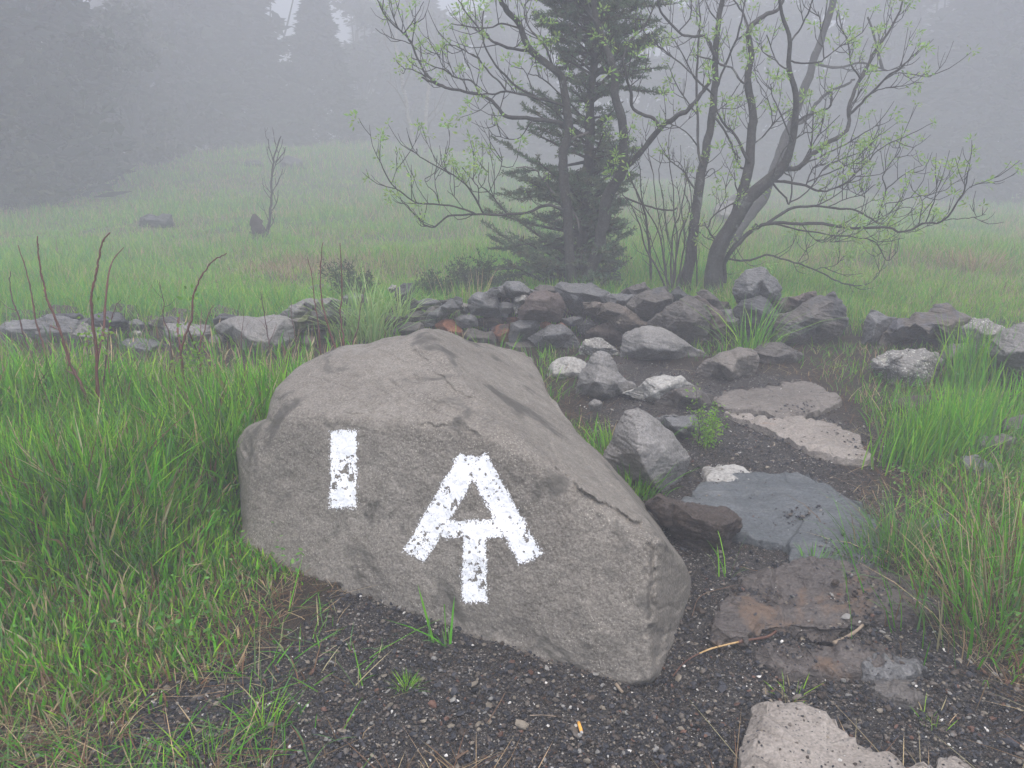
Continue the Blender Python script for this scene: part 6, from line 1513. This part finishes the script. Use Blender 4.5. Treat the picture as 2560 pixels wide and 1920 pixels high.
# ================================================================== GRAVEL
ico_v = []
ph_ = (1 + 5 ** .5) / 2
for a in (-1, 1):
    for b_ in (-ph_, ph_): ico_v += [(a, b_, 0), (0, a, b_), (b_, 0, a)]
ico_v = unit(np.array(ico_v, float))
import itertools
_d = np.linalg.norm(ico_v[:, None] - ico_v[None], axis=2); ico_f = []
for a, b_, c_ in itertools.combinations(range(12), 3):
    if _d[a, b_] < 1.1 and _d[b_, c_] < 1.1 and _d[a, c_] < 1.1:
        n_ = np.cross(ico_v[b_] - ico_v[a], ico_v[c_] - ico_v[a]); ico_f.append((a, b_, c_) if n_ @ ico_v[a] > 0 else (a, c_, b_))
ico_f = np.array(ico_f)
PATCH = [np.array([at_z(*px(k, x, y), .04)[:2] for x, y in q]) for k, q in [
    ('P', [(790, 540), (860, 510), (960, 508), (990, 540), (900, 562), (810, 566)]), ('P', [(950, 665), (1080, 640), (1180, 650), (1195, 710), (1100, 745), (980, 705)]),
    ('P', [(670, 850), (760, 838), (850, 880), (830, 912), (700, 905)]), ('P', [(1000, 905), (1090, 815), (1190, 830), (1225, 935), (1150, 955), (1020, 925)]), ('P', [(1190, 845), (1300, 830), (1295, 880), (1200, 895)]),
    ('P', [(735, 1045), (880, 1018), (955, 1080), (900, 1135), (740, 1125)]), ('P', [(1000, 1025), (1090, 965), (1330, 950), (1500, 900), (1500, 1100), (1100, 1115)]), ('M', [(1560, 380), (1700, 345), (1750, 420), (1640, 465), (1500, 435)]),
    ('M', [(1200, 440), (1330, 470), (1500, 560), (1650, 640), (1500, 660), (1200, 600)]), ('M', [(1860, 520), (1960, 560), (2000, 640), (1900, 600)])]]
def pebbles(n, y0, y1, smin, smax, pw, seed, only=None, name='gravel', lab=None, palette=None, keepslab=.09, x0=None):
    XY = scatter(n, (lambda y: -fr(y) - .15) if x0 is None else x0, lambda y: fr(y) + .15, y0, y1, pw)
    s_ = sdist(XY, GRAVEL); XY = XY[(s_ + .08 * fb2(XY, 5, 3) < .05) & (sdist(XY, BF) > -.03)]
    z = ground(XY[:, 0], XY[:, 1]); kp = np.ones(len(XY), bool); sz = rng.uniform(0, 1, len(XY)) ** 2.4 * (smax - smin) + smin
    inp = np.zeros(len(XY), bool)
    for q in PATCH: inp |= sdist(XY, q) < .02 * rng.uniform(-1, 1, len(XY))
    zi = np.full(len(XY), -9.)
    for b_, bb in zip(SLAB_BVH, SLAB_BB):
        m_ = np.nonzero((XY[:, 0] > bb[0]) & (XY[:, 0] < bb[1]) & (XY[:, 1] > bb[2]) & (XY[:, 1] < bb[3]))[0]
        for i_ in m_:
            h_ = b_.ray_cast(Vector((XY[i_, 0], XY[i_, 1], 1.0)), Vector((0, 0, -1)))
            if h_[0] is not None: zi[i_] = max(zi[i_], h_[0].z)
    slabbed = zi > z; kp = ~slabbed | inp | (rng.uniform(size=len(XY)) < keepslab); z = np.maximum(z, zi)
    z = z + np.where(inp & slabbed, rng.uniform(0, .008, len(XY)), 0)
    XY, z, sz = XY[kp], z[kp], sz[kp]; n = len(XY)
    Q = ico_v[None] * (1 + rng.uniform(-.28, .28, (n, 12, 1))) * np.stack([rng.uniform(.75, 1.35, n), rng.uniform(.6, 1.0, n), rng.uniform(.35, .75, n)], 1)[:, None] * sz[:, None, None]
    a = rng.uniform(0, 6.28, n); ca, sa = np.cos(a)[:, None], np.sin(a)[:, None]; tl = rng.uniform(-.5, .5, (n, 1))
    x = Q[..., 0] * ca - Q[..., 1] * sa; y = Q[..., 0] * sa + Q[..., 1] * ca; zz = Q[..., 2] + x * tl
    V_ = np.stack([x + XY[:, :1], y + XY[:, 1:], zz + (z + sz * .22)[:, None]], 2).reshape(-1, 3)
    F_ = (ico_f[None] + (np.arange(n) * 12)[:, None, None]).reshape(-1, 3)
    pal = np.array([(.020, .021, .025), (.034, .035, .040), (.050, .050, .056), (.050, .038, .030), (.085, .068, .056), (.11, .095, .08), (.18, .155, .12), (.50, .48, .44), (.10, .055, .04)])
    pp = np.array([.16, .20, .17, .13, .12, .09, .06, .04, .03]); k = rng.choice(len(pal), n, p=pp / pp.sum()); sm = sz < smin * 1.8
    col = pal[k] * rng.uniform(.75, 1.3, (n, 1)); col[k < 5] *= .88; big = sz > (smin + smax) * .42; col[big & (k == 7)] *= .4
    return V_, F_, np.repeat(col, 12, 0)
m, t, b = newmat('wet_gravel'); a_ = N(t, 'ShaderNodeAttribute'); a_.attribute_name = 'tint'; t.links.new(a_.outputs[0], b.inputs['Base Color']); b.inputs['Roughness'].default_value = .42; b.inputs['Specular IOR Level'].default_value = .2
P, F, c = cat4(pebbles(72000, 1.22, 3.3, .0016, .0050, 1.5, 1), pebbles(17000, 1.22, 4.6, .0042, .0092, 1.5, 2, keepslab=.012), pebbles(16000, 2.9, 4.9, .0028, .0075, 1.2, 3), pebbles(260, 1.25, 2.8, .010, .017, 1.0, 5, keepslab=0))
tag(mk('gravel', P, F, m, colors=c, smooth=False), 'wet dark gravel with pale specks covering the path', 'gravel', kind='stuff')

# ---- small things on the gravel
def stick(name, label, zk, pts, r0, r1, mat, z=.02, cat='stick', rag=.15):
    P = [at_z(*px(zk, *p), z) for p in pts]
    for i, p in enumerate(P):
        s_ = on_slab(p[0], p[1]); g_ = g1(p[0], p[1]); p[2] = max(g_, s_ if s_ else -9) + r0 + .003
    T = Tubes(); T.add(resample(P, len(P) * 5), r0, r1, 7, rag)
    o = T.build(name, mat, None, [P[0][0], P[0][1], P[0][2] - r0]); return tag(o, label, cat)
def stick2():
    Pp = [(318, 1222), (350, 1185), (385, 1160), (430, 1140)]
    zk = 'P'
    def lift(p):
        q = at_z(*px(zk, *p), .02); s_ = on_slab(q[0], q[1]); q[2] = max(g1(q[0], q[1]), s_ if s_ else -9) + .008; return q
    P = [lift(p) for p in Pp]; root = empty('broken_stick', P[0]); tag(root, 'reddish-brown broken stick with a pale split middle, lying below the brown slab', 'stick')
    T = Tubes(); T.add(resample(P, 10), .0018, .0022, 6, .1); T.build('thin_end', plain_mat('red_bark', (.07, .03, .022), (.14, .07, .045), 30, .5, .4), root); T = Tubes(); Q = [lift(p) for p in [(600, 1102), (660, 1085), (720, 1075), (748, 1060), (765, 1045)]]; T.add(resample(Q, 14), .0042, .003, 7, .15)
    T.build('bark', plain_mat('red_brown_bark', (.07, .03, .022), (.14, .07, .045), 30, .5, .4), root)
    T = Tubes(); T.add(resample([P[-1]] + [lift(p) for p in [(480, 1122), (540, 1108)]] + [Q[0]], 14), .0022, .0027, 7, .1)
    T.build('split_wood', plain_mat('yellow_split_wood', (.40, .24, .09), (.52, .36, .18), 30, .6, .4, stretch=(4, 1, 1)), root)
stick2()
M_TW = plain_mat('brown_twig_bark', (.09, .055, .035), (.18, .12, .08), 30, .6, .4)
M_ST = plain_mat('pale_dead_wood', (.20, .155, .11), (.32, .25, .18), 25, .7, .4)
stick('stick', 'smooth brown stick at the right end of the brown slab', 'P', [(1012, 1110), (1080, 1068), (1120, 1045), (1138, 1030)], .0055, .004, M_ST)
stick('twig', 'short reddish twig in the gravel, bottom centre', 'S', [(708, 845), (740, 790), (775, 735), (800, 690)], .0018, .0012, M_TW, cat='twig')
stick('twig', 'thin pale stem lying level in the gravel, bottom centre', 'S', [(940, 800), (1010, 798), (1085, 806)], .0014, .001, M_ST, cat='twig')
stick('twig', 'chip of brown wood at the bottom edge of the gravel', 'S', [(530, 1062), (560, 1040), (598, 1014)], .0035, .002, M_TW, cat='wood chip')
stick('twig', 'small pale wood chip just below the painted boulder', 'S', [(1418, 652), (1440, 680), (1455, 695)], .0045, .0035, M_ST, cat='wood chip')
stick('twig', 'thin dead stalk pointing from the grass to the painted boulder', 'T', [(1600, 1080), (1690, 1030), (1780, 980)], .0012, .001, M_ST, cat='stalk')
stick('twig', 'long dead stalk in the thin grass at lower left', 'T', [(1160, 1400), (1280, 1310), (1390, 1230), (1450, 1180)], .0016, .001, M_TW, cat='stalk')
stick('twig', 'forked tan stalk lying in the gravel at right', 'P', [(1600, 1110), (1680, 1180), (1745, 1260)], .0018, .0012, M_ST, cat='stalk')
stick('twig', 'thin dark twig lying below the long blades by the dark rock', 'P', [(610, 765), (680, 780), (750, 795)], .0014, .001, M_TW, cat='twig')
stick('twig', 'dead stem in the debris between painted boulder and brown slab', 'P', [(400, 970), (440, 890), (590, 840)], .0014, .001, M_TW, cat='stalk')
# cigarette end
p0, p1 = at_z(*px('S', 1210, 878), .004), at_z(*px('S', 1228, 940), .004)
for p in (p0, p1): p[2] = g1(p[0], p[1]) + .008
pm = p0 + (p1 - p0) * .85
root = empty('cigarette_butt', [*p0[:2], p0[2] - .004]); tag(root, 'orange cigarette filter lying in the gravel in front of the painted boulder', 'cigarette end')
def butt(name, a, b_, r, mat):
    T = Tubes(); T.add(resample([a, b_], 4), r, r, 14, 0); return T.build(name, mat, root)
butt('filter', p0, pm, .0040, plain_mat('orange_cork_paper', (.72, .33, .05), (.80, .42, .10), 300, .6, .1)); butt('burnt_end', pm, p1, .0036, plain_mat('ash_grey_paper', (.25, .24, .23), (.5, .48, .45), 300, .8, .3))
